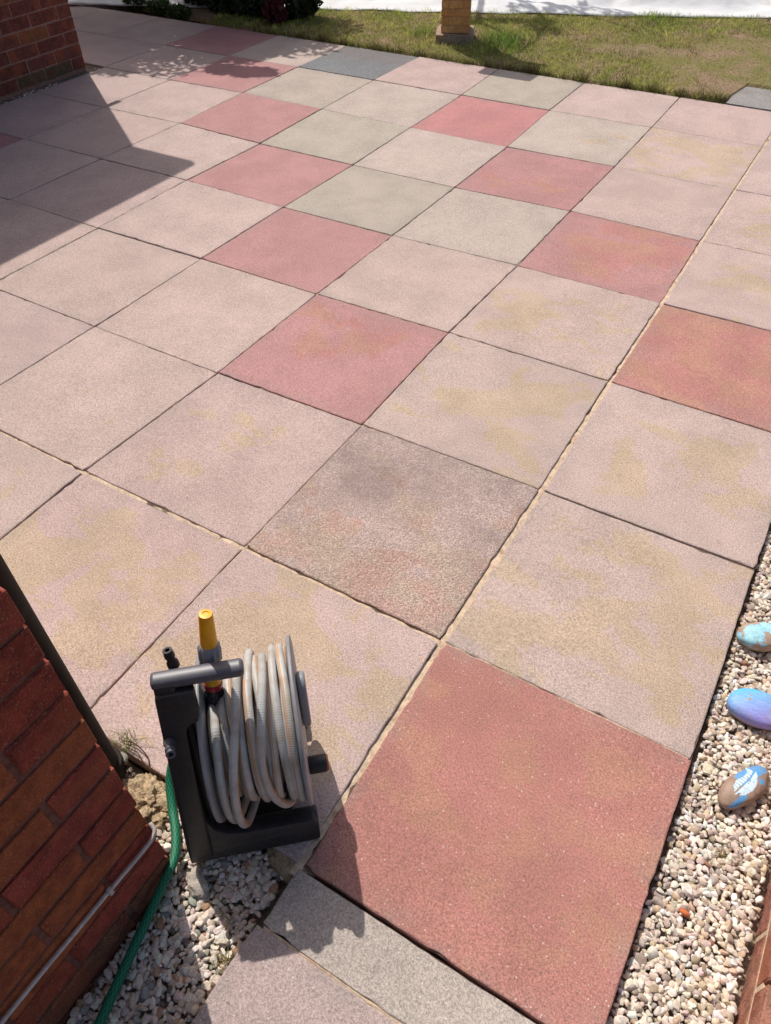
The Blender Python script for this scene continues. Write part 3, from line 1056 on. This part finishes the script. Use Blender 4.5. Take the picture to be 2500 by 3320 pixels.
# the wound hose: (a, reach above the axis, reach below the axis)
HR = 0.0082
inner_w = [(0.096 + 0.0166 * i, 0.092, 0.080) for i in range(9)]
mid_w = [(0.232 - 0.0168 * i, 0.106 + random.uniform(-.003, .003), 0.090 + random.uniform(-.004, .004)) for i in range(8)]
outer_w = [(0.102, 0.100, 0.128), (0.118, 0.106, 0.120), (0.134, 0.120, 0.108), (0.150, 0.128, 0.104), (0.166, 0.138, 0.101), (0.183, 0.128, 0.106), (0.199, 0.124, 0.112), (0.214, 0.140, 0.142), (0.230, 0.131, 0.150), (0.233, 0.140, 0.152)]
path = []
random.seed(21)
prev = None
SEG = 40
wr = inner_w + mid_w + outer_w
for i, (a, rt, rbm) in enumerate(wr):
    nx = wr[min(i + 1, len(wr) - 1)]
    ph = random.uniform(0, 6.28); am = random.uniform(0.0008, 0.0042); tl = random.uniform(-0.010, 0.010)
    for k in range(SEG):
        th = 2 * math.pi * k / SEG            # 0 at the back (+N), going up, over, down the front
        t = k / SEG
        s = math.sin(th)
        top0 = rt + (nx[1] - rt) * t
        bot0 = rbm + (nx[2] - rbm) * t
        r = (top0 if s >= 0 else top0 + (bot0 - top0) * abs(s) ** 1.5)
        w = max(0.0, (t - 0.80) / 0.20)        # sidestep to the next turn at the back
        w = w * w * (3 - 2 * w)
        aa = a + (nx[0] - a) * w + am * math.sin(th * 2 + ph) + tl * math.cos(th) * (1 if i >= 17 else .4) * (1 - w)
        rr = r + am * 0.7 * math.sin(3 * th + ph)
        path.append((min(max(aa, 0.0955), 0.233), NC + rr * math.cos(th), ZC + rr * s))
hose = link('hose', tube('hose', path, HR, 12, twist=1.3), MAT_HOSE, reel)
# free end: from the nozzle down the front, slack loop under the coils and back up into them
loop1 = [(0.1020, 0.164, 0.294), (0.1015, 0.148, 0.296), (0.102, 0.115, 0.308), (0.104, 0.085, 0.312), (0.101, 0.035, 0.262), (0.100, 0.012, 0.200), (0.101, 0.016, 0.130), (0.106, 0.040, 0.078),
         (0.120, 0.085, 0.052), (0.142, 0.110, 0.052), (0.160, 0.100, 0.068), (0.167, 0.062, 0.098), (0.168, 0.034, 0.150), (0.168, 0.022, 0.210), (0.167, 0.036, 0.275), (0.166, 0.085, 0.325), (0.165, 0.150, 0.338), (0.165, 0.20, 0.32)]
link('free_end', tube('free_end', catmull(loop1, 8), HR, 12, twist=0.4), MAT_HOSE, hose)
loop2 = [(0.150, 0.20, 0.345), (0.148, 0.150, 0.352), (0.140, 0.085, 0.330), (0.126, 0.030, 0.275), (0.118, 0.006, 0.205), (0.117, 0.006, 0.130), (0.121, 0.030, 0.070), (0.132, 0.070, 0.046), (0.150, 0.125, 0.045), (0.160, 0.19, 0.06)]
link('slack_loop', tube('slack_loop', catmull(loop2, 8), HR, 12, twist=0.6), MAT_HOSE, hose)
loop3 = [(0.196, 0.22, 0.335), (0.194, 0.15, 0.354), (0.186, 0.085, 0.338), (0.176, 0.035, 0.285), (0.180, 0.016, 0.215), (0.196, 0.018, 0.150), (0.210, 0.040, 0.105), (0.216, 0.08, 0.085), (0.216, 0.13, 0.08)]
link('slack_loop', tube('slack_loop', catmull(loop3, 8), HR, 12, twist=0.6), MAT_HOSE, hose)

# nozzle clipped behind the handle
nz0 = Vector((0.1035, 0.166, 0.306)); nz1 = Vector((0.127, 0.190, 0.523))
nax = (nz1 - nz0)
noz = link('nozzle', lathe('nozzle', [(0.0150, 0.048), (0.0158, 0.050), (0.0158, 0.100), (0.0145, 0.104), (0.0145, 0.140), (0.0148, 0.146), (0.0120, 0.214), (0.0108, 0.2185), (0.0060, 0.2190), (0.0055, 0.2175)], nz0, nax, 24), MAT_YELLOW, reel)
link('collar', lathe('collar', [(0.0152, 0.104), (0.0182, 0.106), (0.0182, 0.138), (0.0160, 0.146), (0.0150, 0.147)], nz0, nax, 48, 12, 0.0018, (0.105, 0.139)), MAT_MIDPLASTIC, noz)
link('ring', lathe('ring', [(0.0140, 0.034), (0.0165, 0.035), (0.0165, 0.0465), (0.0140, 0.0478)], nz0, nax, 24), MAT_REDRING, noz)
link('connector', lathe('connector', [(0.0125, -0.020), (0.0165, -0.018), (0.0165, 0.018), (0.0150, 0.021), (0.0150, 0.034)], nz0, nax, 48, 12, 0.0012, (-0.018, 0.019)), MAT_DARKPLASTIC, noz)


# two hose tails on the upright
def barb(org, ax):
    return lathe('hose_connector', [(0.0105, 0.0), (0.0105, 0.010), (0.0085, 0.013), (0.0070, 0.018), (0.0070, 0.021), (0.0092, 0.023), (0.0092, 0.028), (0.0068, 0.030), (0.0068, 0.033), (0.0088, 0.035), (0.0085, 0.038), (0.0045, 0.038), (0.0040, 0.02)], org, ax, 24)


link('hose_connector', barb((0.052, 0.178, 0.408), (-0.10, 0.22, 0.95)), MAT_DARKPLASTIC, reel)
link('hose_connector', barb((0.0245, 0.092, 0.315), (0.15, -0.88, 0.32)), MAT_HANDLE, reel)

# ------------------------------------------------------------------ green hose
gp = [(-0.335, -0.520, 0.09), (-0.338, -0.556, 0.050), (-0.325, -0.600, 0.012), (-0.288, -0.640, -0.008), (-0.246, -0.676, -0.006), (-0.214, -0.714, 0.0), (-0.200, -0.756, 0.004), (-0.188, -0.81, -0.004), (-0.174, -0.88, -0.016), (-0.150, -0.975, -0.022), (-0.11, -1.10, -0.022), (-0.08, -1.28, -0.02)]
gh = link('garden_hose', tube('garden_hose', catmull(gp, 10), 0.0092, 14), MAT_GREENHOSE)
tag(gh, 'braided bright green hose running from behind the reel over the chippings', 'hose')


# ------------------------------------------------------------------ painted stones
def painted(name, loc, dims, rotz, colf, shape=None, tilt=(0, 0), label=''):
    nu, nv = 130, 80
    vs, fs, cs = [], [], []
    for i in range(nv + 1):
        ph = math.pi * i / nv
        for k in range(nu):
            th = 2 * math.pi * k / nu
            x, y, z = math.sin(ph) * math.cos(th), math.sin(ph) * math.sin(th), math.cos(ph)
            d = noise.noise(Vector((x, y, z)) * 1.1 + Vector(loc) * 7)
            e = 0.72
            sx = math.copysign(abs(x) ** 0.95, x); sy = math.copysign(abs(y) ** 0.95, y); szz = math.copysign(abs(z) ** e, z)
            s = 1 + 0.10 * d
            if shape: s *= shape(th, ph)
            p = (sx * dims[0] * s, sy * dims[1] * s, szz * dims[2] * (1 + 0.06 * d))
            vs.append(p)
            cs.append(colf(p[0], p[1], p[2]))
    for i in range(nv):
        for k in range(nu):
            k2 = (k + 1) % nu
            a, b, c, dq = i * nu + k, i * nu + k2, (i + 1) * nu + k2, (i + 1) * nu + k
            fs.append((a, dq, c)); fs.append((a, c, b))
    o = link(name, mesh_np(name, np.array(vs), np.array(fs), True, np.array(cs)), MAT_PAINTED, None, loc)
    o.rotation_euler = (tilt[0], tilt[1], rotz)
    tag(o, label, 'painted stone', 'painted stones on the gravel')
    return o


N3 = lambda x, y, z, s, o=0: noise.noise(Vector((x * s + o, y * s - o, z * s)))
TAN = (0.47, 0.34, 0.245)


def mixc(a, b, t):
    t = max(0, min(1, t)); return tuple(p + (q - p) * t for p, q in zip(a, b))


def col1(x, y, z):
    c = mixc(TAN, (0.36, 0.25, 0.18), N3(x, y, z, 60) + .3)
    if z > -0.001:
        q = N3(x, y, z, 38, 2) + 0.5 * N3(x, y, z, 120, 5) + (0.50 - abs(y - 0.012 - x * .25) * 16)
        if q > 0.06: c = mixc((0.26, 0.52, 0.70), (0.40, 0.74, 0.80), q * 1.6)
        if N3(x, y, z, 420, 9) > 0.36: c = mixc(c, (0.3, 0.2, 0.15), .7)
    elif z < -.006: c = mixc(c, (0.42, 0.33, 0.17), .6)
    return c


def col2(x, y, z):
    c = (0.36, 0.26, 0.18)
    if z > -0.004 + 0.003 * N3(x, y, z, 50, 1):
        c = mixc((0.10, 0.46, 0.76), (0.36, 0.30, 0.75), 0.5 - y * 13 + x * 4)
        c = mixc(c, (0.25, 0.33, 0.55), (N3(x, y, z, 260, 3) - 0.38) * 4)
        c = mixc(c, (0.45, 0.55, 0.85), (N3(x * 1.0, y * 7, z, 60, 8) + .1) * .5)
        if N3(x, y, z, 150, 12) + .4 * N3(x, y, z, 500, 1) > 0.62: c = (0.40, 0.29, 0.2)
        if (x + .022) ** 2 + (y - .004) ** 2 < 0.000012 * (1.3 + N3(x, y, z, 500)): c = (0.42, 0.30, 0.18)
    return c


def inpoly(px, py, P):
    r = False
    j = len(P) - 1
    for i in range(len(P)):
        if (P[i][1] > py) != (P[j][1] > py) and px < (P[j][0] - P[i][0]) * (py - P[i][1]) / (P[j][1] - P[i][1]) + P[i][0]: r = not r
        j = i
    return r


LEAF = [(-0.030, -0.004), (-0.018, -0.013), (0.000, -0.0135), (0.012, -0.009), (0.026, 0.003), (0.031, 0.011), (0.012, 0.0035), (-0.010, -0.0005)]
COMB = [(-0.028, -0.001), (-0.022, 0.008), (-0.010, 0.0135), (0.004, 0.0125), (0.016, 0.015), (0.024, 0.0225), (0.027, 0.013), (0.010, 0.0060), (-0.012, 0.0020)]


def col3(x, y, z):
    c = mixc((0.36, 0.245, 0.18), (0.30, 0.20, 0.15), N3(x, y, z, 90) + .4)
    if z > 0.001 and N3(x, y, z, 330, 6) < 0.5:
        X0, Y0 = x, y
        x, y = x / 1.22, y / 1.22
        if abs(y - 0.10 * x - 0.010 + 0.004 * N3(x, y, z, 60, 3)) < 0.0125 and x > -0.008 and x < .052: c = (0.115, 0.32, 0.60)
        if abs(y + 0.012 - 0.12 * x + 0.002 * N3(x, y, z, 90, 3)) < 0.0042 and -.055 < x < -.014: c = (0.13, 0.34, 0.62)
        if (x - .026) ** 2 + (y + .008) ** 2 < 0.00003: c = (0.13, 0.34, 0.62)
        if inpoly(x, y, LEAF): c = (0.60, 0.74, 0.82)
        if inpoly(x, y, COMB): c = (0.64, 0.77, 0.84) if (x * 165 + y * 50) % 1.0 > 0.3 else (0.22, 0.42, 0.62)
        if (x + .024) ** 2 + (y + .0065) ** 2 < 3e-6: c = (0.10, 0.12, 0.14)
    return c


painted('painted_stone', (0.655, 0.400, -0.006), (0.053, 0.038, 0.025), 0.50, col1, label='tan stone with flaking pale cyan paint, farthest of the three painted stones')
painted('painted_stone', (0.690, 0.196, -0.006), (0.063, 0.044, 0.025), 0.22, col2, label='smooth stone painted sky blue fading to violet, between the other two')
painted('painted_stone', (0.707, -0.004, -0.008), (0.062, 0.033, 0.020), 0.98, col3, shape=lambda th, ph: 1 + 0.13 * math.sin(ph) * math.cos(2 * th - 0.5) * (1 if math.cos(th) > 0 else .4) - 0.10 * math.sin(ph) * math.exp(-((th - 5.9) / 0.35) ** 2),
        label='brown stone painted with a pale striped fish shape on blue, nearest of the three')

# ------------------------------------------------------------------ lawn
LY = lambda x: 4.215 + 0.035 * noise.noise(Vector((x * 2.1, 3, 0))) + 0.02 * noise.noise(Vector((x * 9, 1, 0)))


def lawn_edge(x):
    if x > -0.335: return 4.60 + 0.02 * noise.noise(Vector((x * 9, 1, 0)))
    if x > -0.50: return 4.225 + (x + 0.5) * 0.35
    return LY(x)


def lawn_z(x, y):
    return 0.006 + 0.006 * noise.noise(Vector((x * 3, y * 3, 1)))


def bare(x, y):
    k = noise.noise(Vector((x * 1.7, y * 1.9, 7))) * 0.55 + noise.noise(Vector((x * 6, y * 6, 2))) * 0.35
    k += 1.15 * math.exp(-((x + 0.35) / 0.45) ** 2 - ((y - 5.0) / 0.55) ** 2) + 0.28 * math.exp(-((x + 1.25) / 0.3) ** 2 - ((y - 4.95) / 0.25) ** 2)
    k -= 0.10 if x < -1.6 else 0
    return k


xs = np.linspace(-5.4, 1.6, 141)
v, f = [], []
NYL = 40
for x in xs:
    e = lawn_edge(x)
    if x < -3.75: e += (-3.75 - x) * 0.12
    for k in range(NYL + 1):
        y = e + (8.0 - e) * (k / NYL) ** 1.4
        z = lawn_z(x, y)
        v.append((x, y, -0.03 if k == 0 else z))
for i in range(len(xs) - 1):
    for k in range(NYL):
        a = i * (NYL + 1) + k
        f.append((a, a + NYL + 1, a + NYL + 2, a + 1))
ml = M('lawn soil and thatch', 0.95, 0.15)
co = ml.coord('Object', False)
n1 = ml.noise(co, 3.0, 4, 0.6)
n2 = ml.noise(co, 90, 3, 0.7)
c = ml.mix(ml.ramp(n1, 0.4, 0.62), (0.20, 0.18, 0.06), (0.28, 0.195, 0.12))
c = ml.mix(1.0, c, ml.ramp(n2, 0.3, 0.7, 0.55, 1.45), 'MULTIPLY')
ml.color(c)
ml.bump(n2, 1.0, 0.01)
lawn = link('lawn', mesh('lawn', v, f, True), ml.m)
tag(lawn, 'dry patchy lawn beyond the patio', kind='structure')


def blades(P, h, w, cols, lean=0.6):
    n = len(P)
    az = rng.uniform(0, 2 * math.pi, n)
    ld = rng.uniform(0, 2 * math.pi, n)
    le = np.abs(rng.normal(0, lean, n)) * h
    dx = np.stack([np.cos(az), np.sin(az), np.zeros(n)], 1) * (w[:, None] / 2)
    tip = P + np.stack([np.cos(ld) * le, np.sin(ld) * le, h], 1)
    midp = P + np.stack([np.cos(ld) * le * 0.35, np.sin(ld) * le * 0.35, h * 0.6], 1)
    V = np.stack([P - dx, P + dx, midp + dx * 0.7, midp - dx * 0.7, tip], 1).reshape(-1, 3)
    b = np.arange(n)[:, None] * 5
    F = np.concatenate([b + [0, 1, 2], b + [0, 2, 3], b + [3, 2, 4]], 0)
    C = np.repeat(cols, 5, 0)
    return V, F, C


NB = 95000
gx = rng.uniform(-4.35, 0.9, NB)
gy_ = rng.uniform(4.15, 6.7, NB)
keep, kb = [], []
for x, y in zip(gx, gy_):
    e = lawn_edge(x)
    if x < -3.75: e += (-3.75 - x) * 0.12
    if y < e + rng.uniform(-0.02, 0.015): continue
    if y > 0.41 * (x + 3.39) + 5.04 + 0.10: continue
    b = bare(x, y)
    if rng.random() < min(0.72, (b - 0.12) * 2.2): continue
    keep.append((x, y, lawn_z(x, y) - 0.004)); kb.append(b)
GP = np.array(keep); kb = np.array(kb)
n = len(GP)
dry = rng.random(n)
pn = np.array([noise.noise(Vector((p[0] * 2.3, p[1] * 2.3, 9))) for p in GP])
green = np.array([0.22, 0.285, 0.04]); straw = np.array([0.52, 0.485, 0.15]); fresh = np.array([0.14, 0.25, 0.035]); brown = np.array([0.30, 0.205, 0.13])
t = np.clip(0.45 + pn * 0.9 + (dry - 0.5) * 0.9, 0, 1)[:, None]
gc = green * (1 - t) + straw * t
lush = np.exp(-((GP[:, 0] + 2.02) / 0.16) ** 2 - ((GP[:, 1] - 4.72) / 0.18) ** 2) + 0.7 * np.exp(-((GP[:, 0] + 2.62) / 0.08) ** 2 - ((GP[:, 1] - 4.66) / 0.1) ** 2) + .5 * np.exp(-((GP[:, 0] + 1.25) / 0.15) ** 2 - ((GP[:, 1] - 5.85) / 0.2) ** 2)
lush = np.clip(lush * 1.3, 0, 1)[:, None]
gc = gc * (1 - lush) + fresh * lush
br = np.clip((kb[:, None] - 0.05) * 2.5, 0, 1) * (rng.random((n, 1)) < 0.75)
gc = gc * (1 - br) + brown * br
pn2 = np.array([noise.noise(Vector((p[0] * 11, p[1] * 11, 4))) * .7 + .8 * noise.noise(Vector((p[0] * 27, p[1] * 27, 1))) for p in GP])
gc *= np.clip(1 + pn2 * 1.1, .35, 2.0)[:, None]
gc *= rng.uniform(0.7, 1.3, (n, 1))
hh = rng.uniform(0.012, 0.030, n) * (1 + 1.6 * lush[:, 0])
hh *= np.clip(1 + pn2 * 0.9, .4, 2) * np.where(kb > .35, .45, 1)
EX = rng.uniform(-3.9, -0.34, 5200)
EP = np.array([(x, lawn_edge(x) + (-3.75 - x) * 0.12 * (x < -3.75) + abs(rng.normal(0, .018)) - .004, -0.004) for x in EX])
EN = np.array([noise.noise(Vector((x * 11, 2, 6))) for x in EX])
kp = rng.random(len(EX)) < 0.55 + EN
EP, EN = EP[kp], EN[kp]
ec = np.where(rng.random((len(EP), 1)) < 0.45, np.array([[0.20, 0.235, 0.05]]), np.array([[0.27, 0.20, 0.10]])) * rng.uniform(0.55, 1.25, (len(EP), 1))
GP = np.concatenate([GP, EP]); gc = np.concatenate([gc, ec]); hh = np.concatenate([hh, rng.uniform(.02, .05, len(EP)) * np.clip(1 + EN, .5, 1.6)])
n = len(GP)
V, F, C = blades(GP, hh, rng.uniform(0.0025, 0.0055, n), gc, 0.9)
o = link('grass', mesh_np('grass', V, F, False, C), MAT_GRASS)
tag(o, 'short dry yellowish green grass of the lawn', 'grass', kind='stuff')


def tuft(name, x, y, z, r, n, h, cols, label, lean=0.7):
    P = np.stack([x + rng.normal(0, r, n), y + rng.normal(0, r, n), np.full(n, z)], 1)
    cc = np.array(cols)[rng.integers(len(cols), size=n)] * rng.uniform(0.8, 1.2, (n, 1))
    V, F, C = blades(P, rng.uniform(0.4, 1, n) * h, rng.uniform(0.0009, 0.0022, n), cc, lean)
    o = link(name, mesh_np(name, V, F, False, C), MAT_GRASS)
    tag(o, label, 'weed', 'small weeds in the paving')


DRYC = [(0.42, 0.34, 0.15), (0.34, 0.30, 0.10), (0.20, 0.24, 0.06)]
tuft('weed_tuft', -0.475, -0.583, 0.0, 0.016, 80, 0.035, [(0.30, 0.30, 0.12), (0.20, 0.26, 0.08), (0.42, 0.36, 0.2)], 'dusty green weed tuft at the foot of the downpipe', 1.4)
tuft('weed_tuft', -0.018, -0.800, -0.03, 0.012, 45, 0.035, DRYC, 'dry weed tuft at the slab edge below the reel shadow', 1.2)
tuft('weed_tuft', -0.058, -0.745, -0.03, 0.008, 22, 0.022, DRYC, 'tiny weed among the sunlit white chippings', 1.2)
tuft('weed_tuft', -0.290, -0.665, -0.03, 0.022, 70, 0.035, [(0.44, 0.38, 0.16), (0.36, 0.33, 0.12)], 'straw coloured grass wisps beside the green hose', 1.5)
tuft('weed_tuft', 0.700, -0.155, -0.03, 0.015, 45, 0.030, DRYC, 'dry straw tuft in the gravel below the painted stones', 1.4)


def twig(pts, r, label):
    o = link('twig', tube('twig', catmull(pts, 6), r, 6), MAT_TWIG)
    tag(o, label, 'twig')


twig([(-0.478, -0.585, 0.006), (-0.445, -0.578, 0.010), (-0.405, -0.585, 0.006), (-0.388, -0.598, 0.003)], 0.0014, 'curved brown twig lying on the slab by the downpipe')
twig([(-0.470, -0.594, 0.005), (-0.43, -0.590, 0.007), (-0.400, -0.600, 0.003)], 0.0011, 'thinner twig beneath the curved one by the downpipe')

# ------------------------------------------------------------------ pedestal on the lawn edge
pc = Vector((-2.372, 4.690, 0.0))
ped = empty('garden_pedestal', pc)
ped.rotation_euler = (0, 0, math.radians(24))
tag(ped, 'small orange brick patterned pedestal standing on the lawn edge', 'pedestal')
link('plinth', bevel_box('plinth', 0.27, 0.27, 0.09, 0.012, 2, 0.003), simple('concrete plinth', (0.38, 0.27, 0.20), 0.9, 0.2, 0.25, 30, 0.6, 0.004), ped, (0, 0, 0.022))
pw = 0.20
v, f = box_vf(-pw / 2 + .003, pw / 2 - .003, -pw / 2 + .003, pw / 2 - .003, 0.066, 1.06)
link('core', mesh('core', v, f), simple('ochre mortar', (0.52, 0.32, 0.15), 0.9, 0.2, 0.2, 40, 0.5), ped)
random.seed(9)
pt = [(0.66, 0.37, 0.15), (0.62, 0.33, 0.13), (0.70, 0.41, 0.18), (0.58, 0.30, 0.11)]
for c in range(20):
    z = 0.068 + c * 0.05 + 0.0225
    offs = 0 if c % 2 else 1
    for side in range(4):
        Rz = Matrix.Rotation(side * math.pi / 2, 4, 'Z')
        lens = [0.095, 0.095] if offs else [0.045, 0.093, 0.045]
        x = -pw / 2 + (0.0025)
        for Lb in lens:
            o = link('brick', brick_mesh(Lb, 0.02, 0.044, random.randrange(5)), MAT_OCHRE, ped, Rz @ Vector((x + Lb / 2, -pw / 2 + 0.0085, z)), (*random.choice(pt), 1))
            o.rotation_euler = (0, 0, side * math.pi / 2)
            x += Lb + 0.0055
    if c >= 9: break
cap = link('cap', bevel_box('cap', 0.35, 0.35, 0.06, 0.01, 2), simple('concrete cap', (0.42, 0.36, 0.28), 0.9, 0.2, 0.2, 20), ped, (0, 0, 1.09))
cap.rotation_euler = (0, 0, math.radians(-24))


# ------------------------------------------------------------------ white sheet on the grass
def sheet_mesh():
    nu, nv = 220, 40
    vs, fs = [], []
    p0, p1 = Vector((-5.9, 4.08)), Vector((1.4, 7.03))
    d = (p1 - p0).normalized(); nr = Vector((-d.y, d.x))
    for i in range(nu + 1):
        s = i / nu
        base = p0 + (p1 - p0) * s
        for k in range(nv + 1):
            t = k / nv
            wav = 0.05 * noise.noise(Vector((s * 16, 0, 2))) + 0.02 * noise.noise(Vector((s * 50, 0, 4)))
            q = base + nr * (t * 1.7 + wav * (1 - t))
            fold = 0.05 * noise.noise(Vector((q.x * 1.6 + q.y * .4, q.y * 3.4 - q.x * 1.2, 5))) + 0.025 * abs(noise.noise(Vector((q.x * 3.5 - q.y, q.y * 9 - q.x * 3, 2))))
            z = 0.012 + min(1, t * 5) * (0.02 + fold * 1.7) + t * 0.05
            if k == 0: z = 0.012 + 0.008 * noise.noise(Vector((s * 30, 1, 1)))
            vs.append((q.x, q.y, z))
    for i in range(nu):
        for k in range(nv):
            a = i * (nv + 1) + k
            fs.append((a, a + nv + 1, a + nv + 2, a + 1))
    return mesh('ground_sheet', vs, fs, True)


msh = M('white sheet', 0.55, 0.3)
co = msh.coord('Object', False)
msh.color(msh.mix(msh.ramp(msh.noise(co, 2.0, 4, 0.6), 0.55, 0.75), (0.70, 0.70, 0.70), (0.60, 0.55, 0.48)))
msh.bump(msh.noise(co, 14, 4, 0.6), 0.3, 0.02)
sheet = link('ground_sheet', sheet_mesh(), msh.m)
md = sheet.modifiers.new('thick', 'SOLIDIFY'); md.thickness = 0.003; md.offset = 0
tag(sheet, 'creased white sheet spread over the far end of the lawn', 'sheet')


# ------------------------------------------------------------------ shrubs and trees
def leaf_cloud(centres, radii, n, size, cols, flat=0.8):
    idx = rng.integers(len(centres), size=n)
    C0 = np.array(centres)[idx]; Rr = np.array(radii)[idx]
    d = rng.normal(size=(n, 3)); d /= np.linalg.norm(d, axis=1)[:, None]
    P = C0 + d * Rr * (rng.uniform(0.25, 1, (n, 1)) ** 0.5)
    u = rng.normal(size=(n, 3)); u /= np.linalg.norm(u, axis=1)[:, None]
    w = rng.normal(size=(n, 3)); w = np.cross(u, w); w /= np.linalg.norm(w, axis=1)[:, None]
    s = size * rng.uniform(0.6, 1.3, (n, 1))
    nrm = np.cross(u, w)
    V = np.stack([P - u * s, P - w * s * 0.38 + nrm * s * .1, P + u * s, P + w * s * 0.38 + nrm * s * .1], 1).reshape(-1, 3)
    b = np.arange(n)[:, None] * 4
    F = np.concatenate([b + [0, 1, 2], b + [0, 2, 3]], 0)
    cc = np.array(cols)[rng.integers(len(cols), size=n)] * rng.uniform(0.7, 1.3, (n, 1))
    return V, F, np.repeat(cc, 4, 0)


def plant(name, base, stems, centres, radii, n, size, cols, label, cat, stem_r=0.012):
    root = empty(name, base)
    tag(root, label, cat)
    for s in stems:
        pth = catmull([Vector(p) - root.location for p in s], 5)
        rr = [stem_r * (1 - 0.7 * i / len(pth)) for i in range(len(pth))]
        link('trunk' if stem_r > 0.02 else 'stem', tube('stem', pth, rr, 8), MAT_BARK, root)
    V, F, C = leaf_cloud(centres, radii, n, size, cols)
    V = V - np.array(root.location)
    link('crown', mesh_np('crown', V, F, False, C), MAT_LEAF, root)
    return root


DKG = [(0.030, 0.050, 0.020), (0.022, 0.040, 0.018), (0.045, 0.065, 0.022)]
MDG = [(0.06, 0.10, 0.025), (0.08, 0.12, 0.03), (0.05, 0.085, 0.03)]
bc = Vector((-4.25, 4.66, 0.0))
cen = [bc + Vector(p) for p in ((0, 0, 0.25), (-0.3, 0.05, 0.45), (0.22, 0.1, 0.45), (0.05, 0.15, 0.85), (0.40, -0.02, 0.16), (-0.05, 0, 1.15), (-.45, 0.0, .16), (-.15, -.10, .12), (.18, -.10, .12), (.55, .05, .22), (.3, .1, .7))]
rad = [(0.30, 0.22, 0.25), (0.25, 0.22, 0.3), (0.25, 0.22, 0.28), (0.3, 0.25, 0.3), (0.22, 0.16, 0.2), (0.28, 0.25, 0.3), (.25, .16, .2), (.25, .12, .16), (.25, .12, .16), (.16, .14, .2), (.22, .2, .25)]
plant('dark_bush', bc, [[bc, bc + Vector((-0.1, 0, 0.4)), bc + Vector((-0.2, 0.05, 0.9))], [bc, bc + Vector((0.1, 0, 0.4)), bc + Vector((0.2, 0.1, 0.8))]],
      cen, rad, 9000, 0.040, DKG, 'dark leafy bush in deep shade at the lawn corner', 'bush')
rc = Vector((-3.80, 4.42, 0.0))
plant('red_plant', rc, [[rc, rc + Vector((0, 0, 0.1))]], [rc + Vector((0, 0, 0.09))], [(0.10, 0.09, 0.09)], 260, 0.03, [(0.12, 0.02, 0.025), (0.08, 0.015, 0.02)], 'low dark red leaved plant right of the dark bush', 'plant', 0.006)
for i, (px, py, hh_, lab) in enumerate([(-4.95, 4.36, 0.10, 'small green clump at the soil edge left of the dark bush'), (-5.25, 4.40, 0.13, 'leafy green clump below the white sheet corner at upper left'), (-4.72, 4.34, 0.08, 'low green tuft nearest the dark bush on its left')]):
    q = Vector((px, py, -0.02))
    plant('border_plant', q, [[q, q + Vector((0, 0, 0.06))]], [q + Vector((0, 0, hh_ * .5))], [(0.13, 0.08, hh_ * .6)], 320, 0.024, MDG, lab, 'plant', 0.005)
# trees whose shade falls on the slabs (crowns above the frame)
tb = Vector((-6.6, 5.6, -0.05))
cen, rad = [], []
random.seed(3)
for k in range(120):
    gx0 = random.uniform(-5.9, -3.1); gy0 = random.uniform(3.05, 4.5)
    if gx0 > -3.72 + (gy0 - 3.05) * 0.62 - 0.18: continue
    h0 = random.uniform(1.3, 2.3)
    cen.append((gx0 - 0.608 * h0, gy0 + 0.432 * h0, h0)); rad.append((random.uniform(.18, .34), random.uniform(.18, .34), random.uniform(.15, .3)))
plant('shade_tree', tb, [[tb, tb + Vector((0.1, -0.1, 0.8)), tb + Vector((0.3, -0.2, 1.7))], [tb + Vector((0.1, -.1, .8)), tb + Vector((.7, -.5, 1.4)), tb + Vector((1.3, -.8, 1.8))]],
      cen + [(-3.3 - .608 * 1.5 + q, 3.33 + .432 * 1.5 + r_, 1.5) for q, r_ in ((0, 0), (.12, .05), (-.15, -.02))], rad + [(.13, .10, .08)] * 3, 30000, 0.050, MDG, 'leafy tree beyond the house casting shade over the upper left slabs', 'tree', 0.06)
tb = Vector((-4.25, 7.45, 0.0))
br_ = [[tb, (-4.05, 7.2, 0.9), (-3.8, 6.9, 1.6), (-3.43, 6.51, 2.2), (-3.1, 5.9, 2.0), (-2.87, 5.29, 1.7)],
       [(-3.85, 6.95, 1.5), (-3.80, 6.5, 1.9), (-3.74, 6.11, 2.1), (-3.45, 5.9, 2.0), (-3.20, 5.70, 1.9)],
       [(-3.6, 6.7, 1.9), (-3.2, 6.7, 2.2), (-2.9, 6.6, 2.5)]]
cen = []
for gx0, gy0, h0 in ((-2.35, 5.29, 2.2), (-2.2, 5.33, 2.1), (-2.08, 5.36, 2.3), (-1.95, 5.25, 2.2), (-1.86, 5.20, 2.15), (-2.0, 5.42, 2.3), (-1.98, 5.75, 2.3), (-1.8, 5.9, 2.4), (-2.25, 5.65, 2.3), (-1.55, 5.85, 2.5), (-2.5, 5.2, 2.1)):
    cen.append((gx0 - 0.617 * h0, gy0 + 0.419 * h0, h0))
plant('young_tree', tb, br_, cen, [(.13, .11, .08)] * len(cen), 900, 0.040, MDG, 'young tree beyond the white sheet throwing branch shadows on the lawn', 'tree', 0.035)
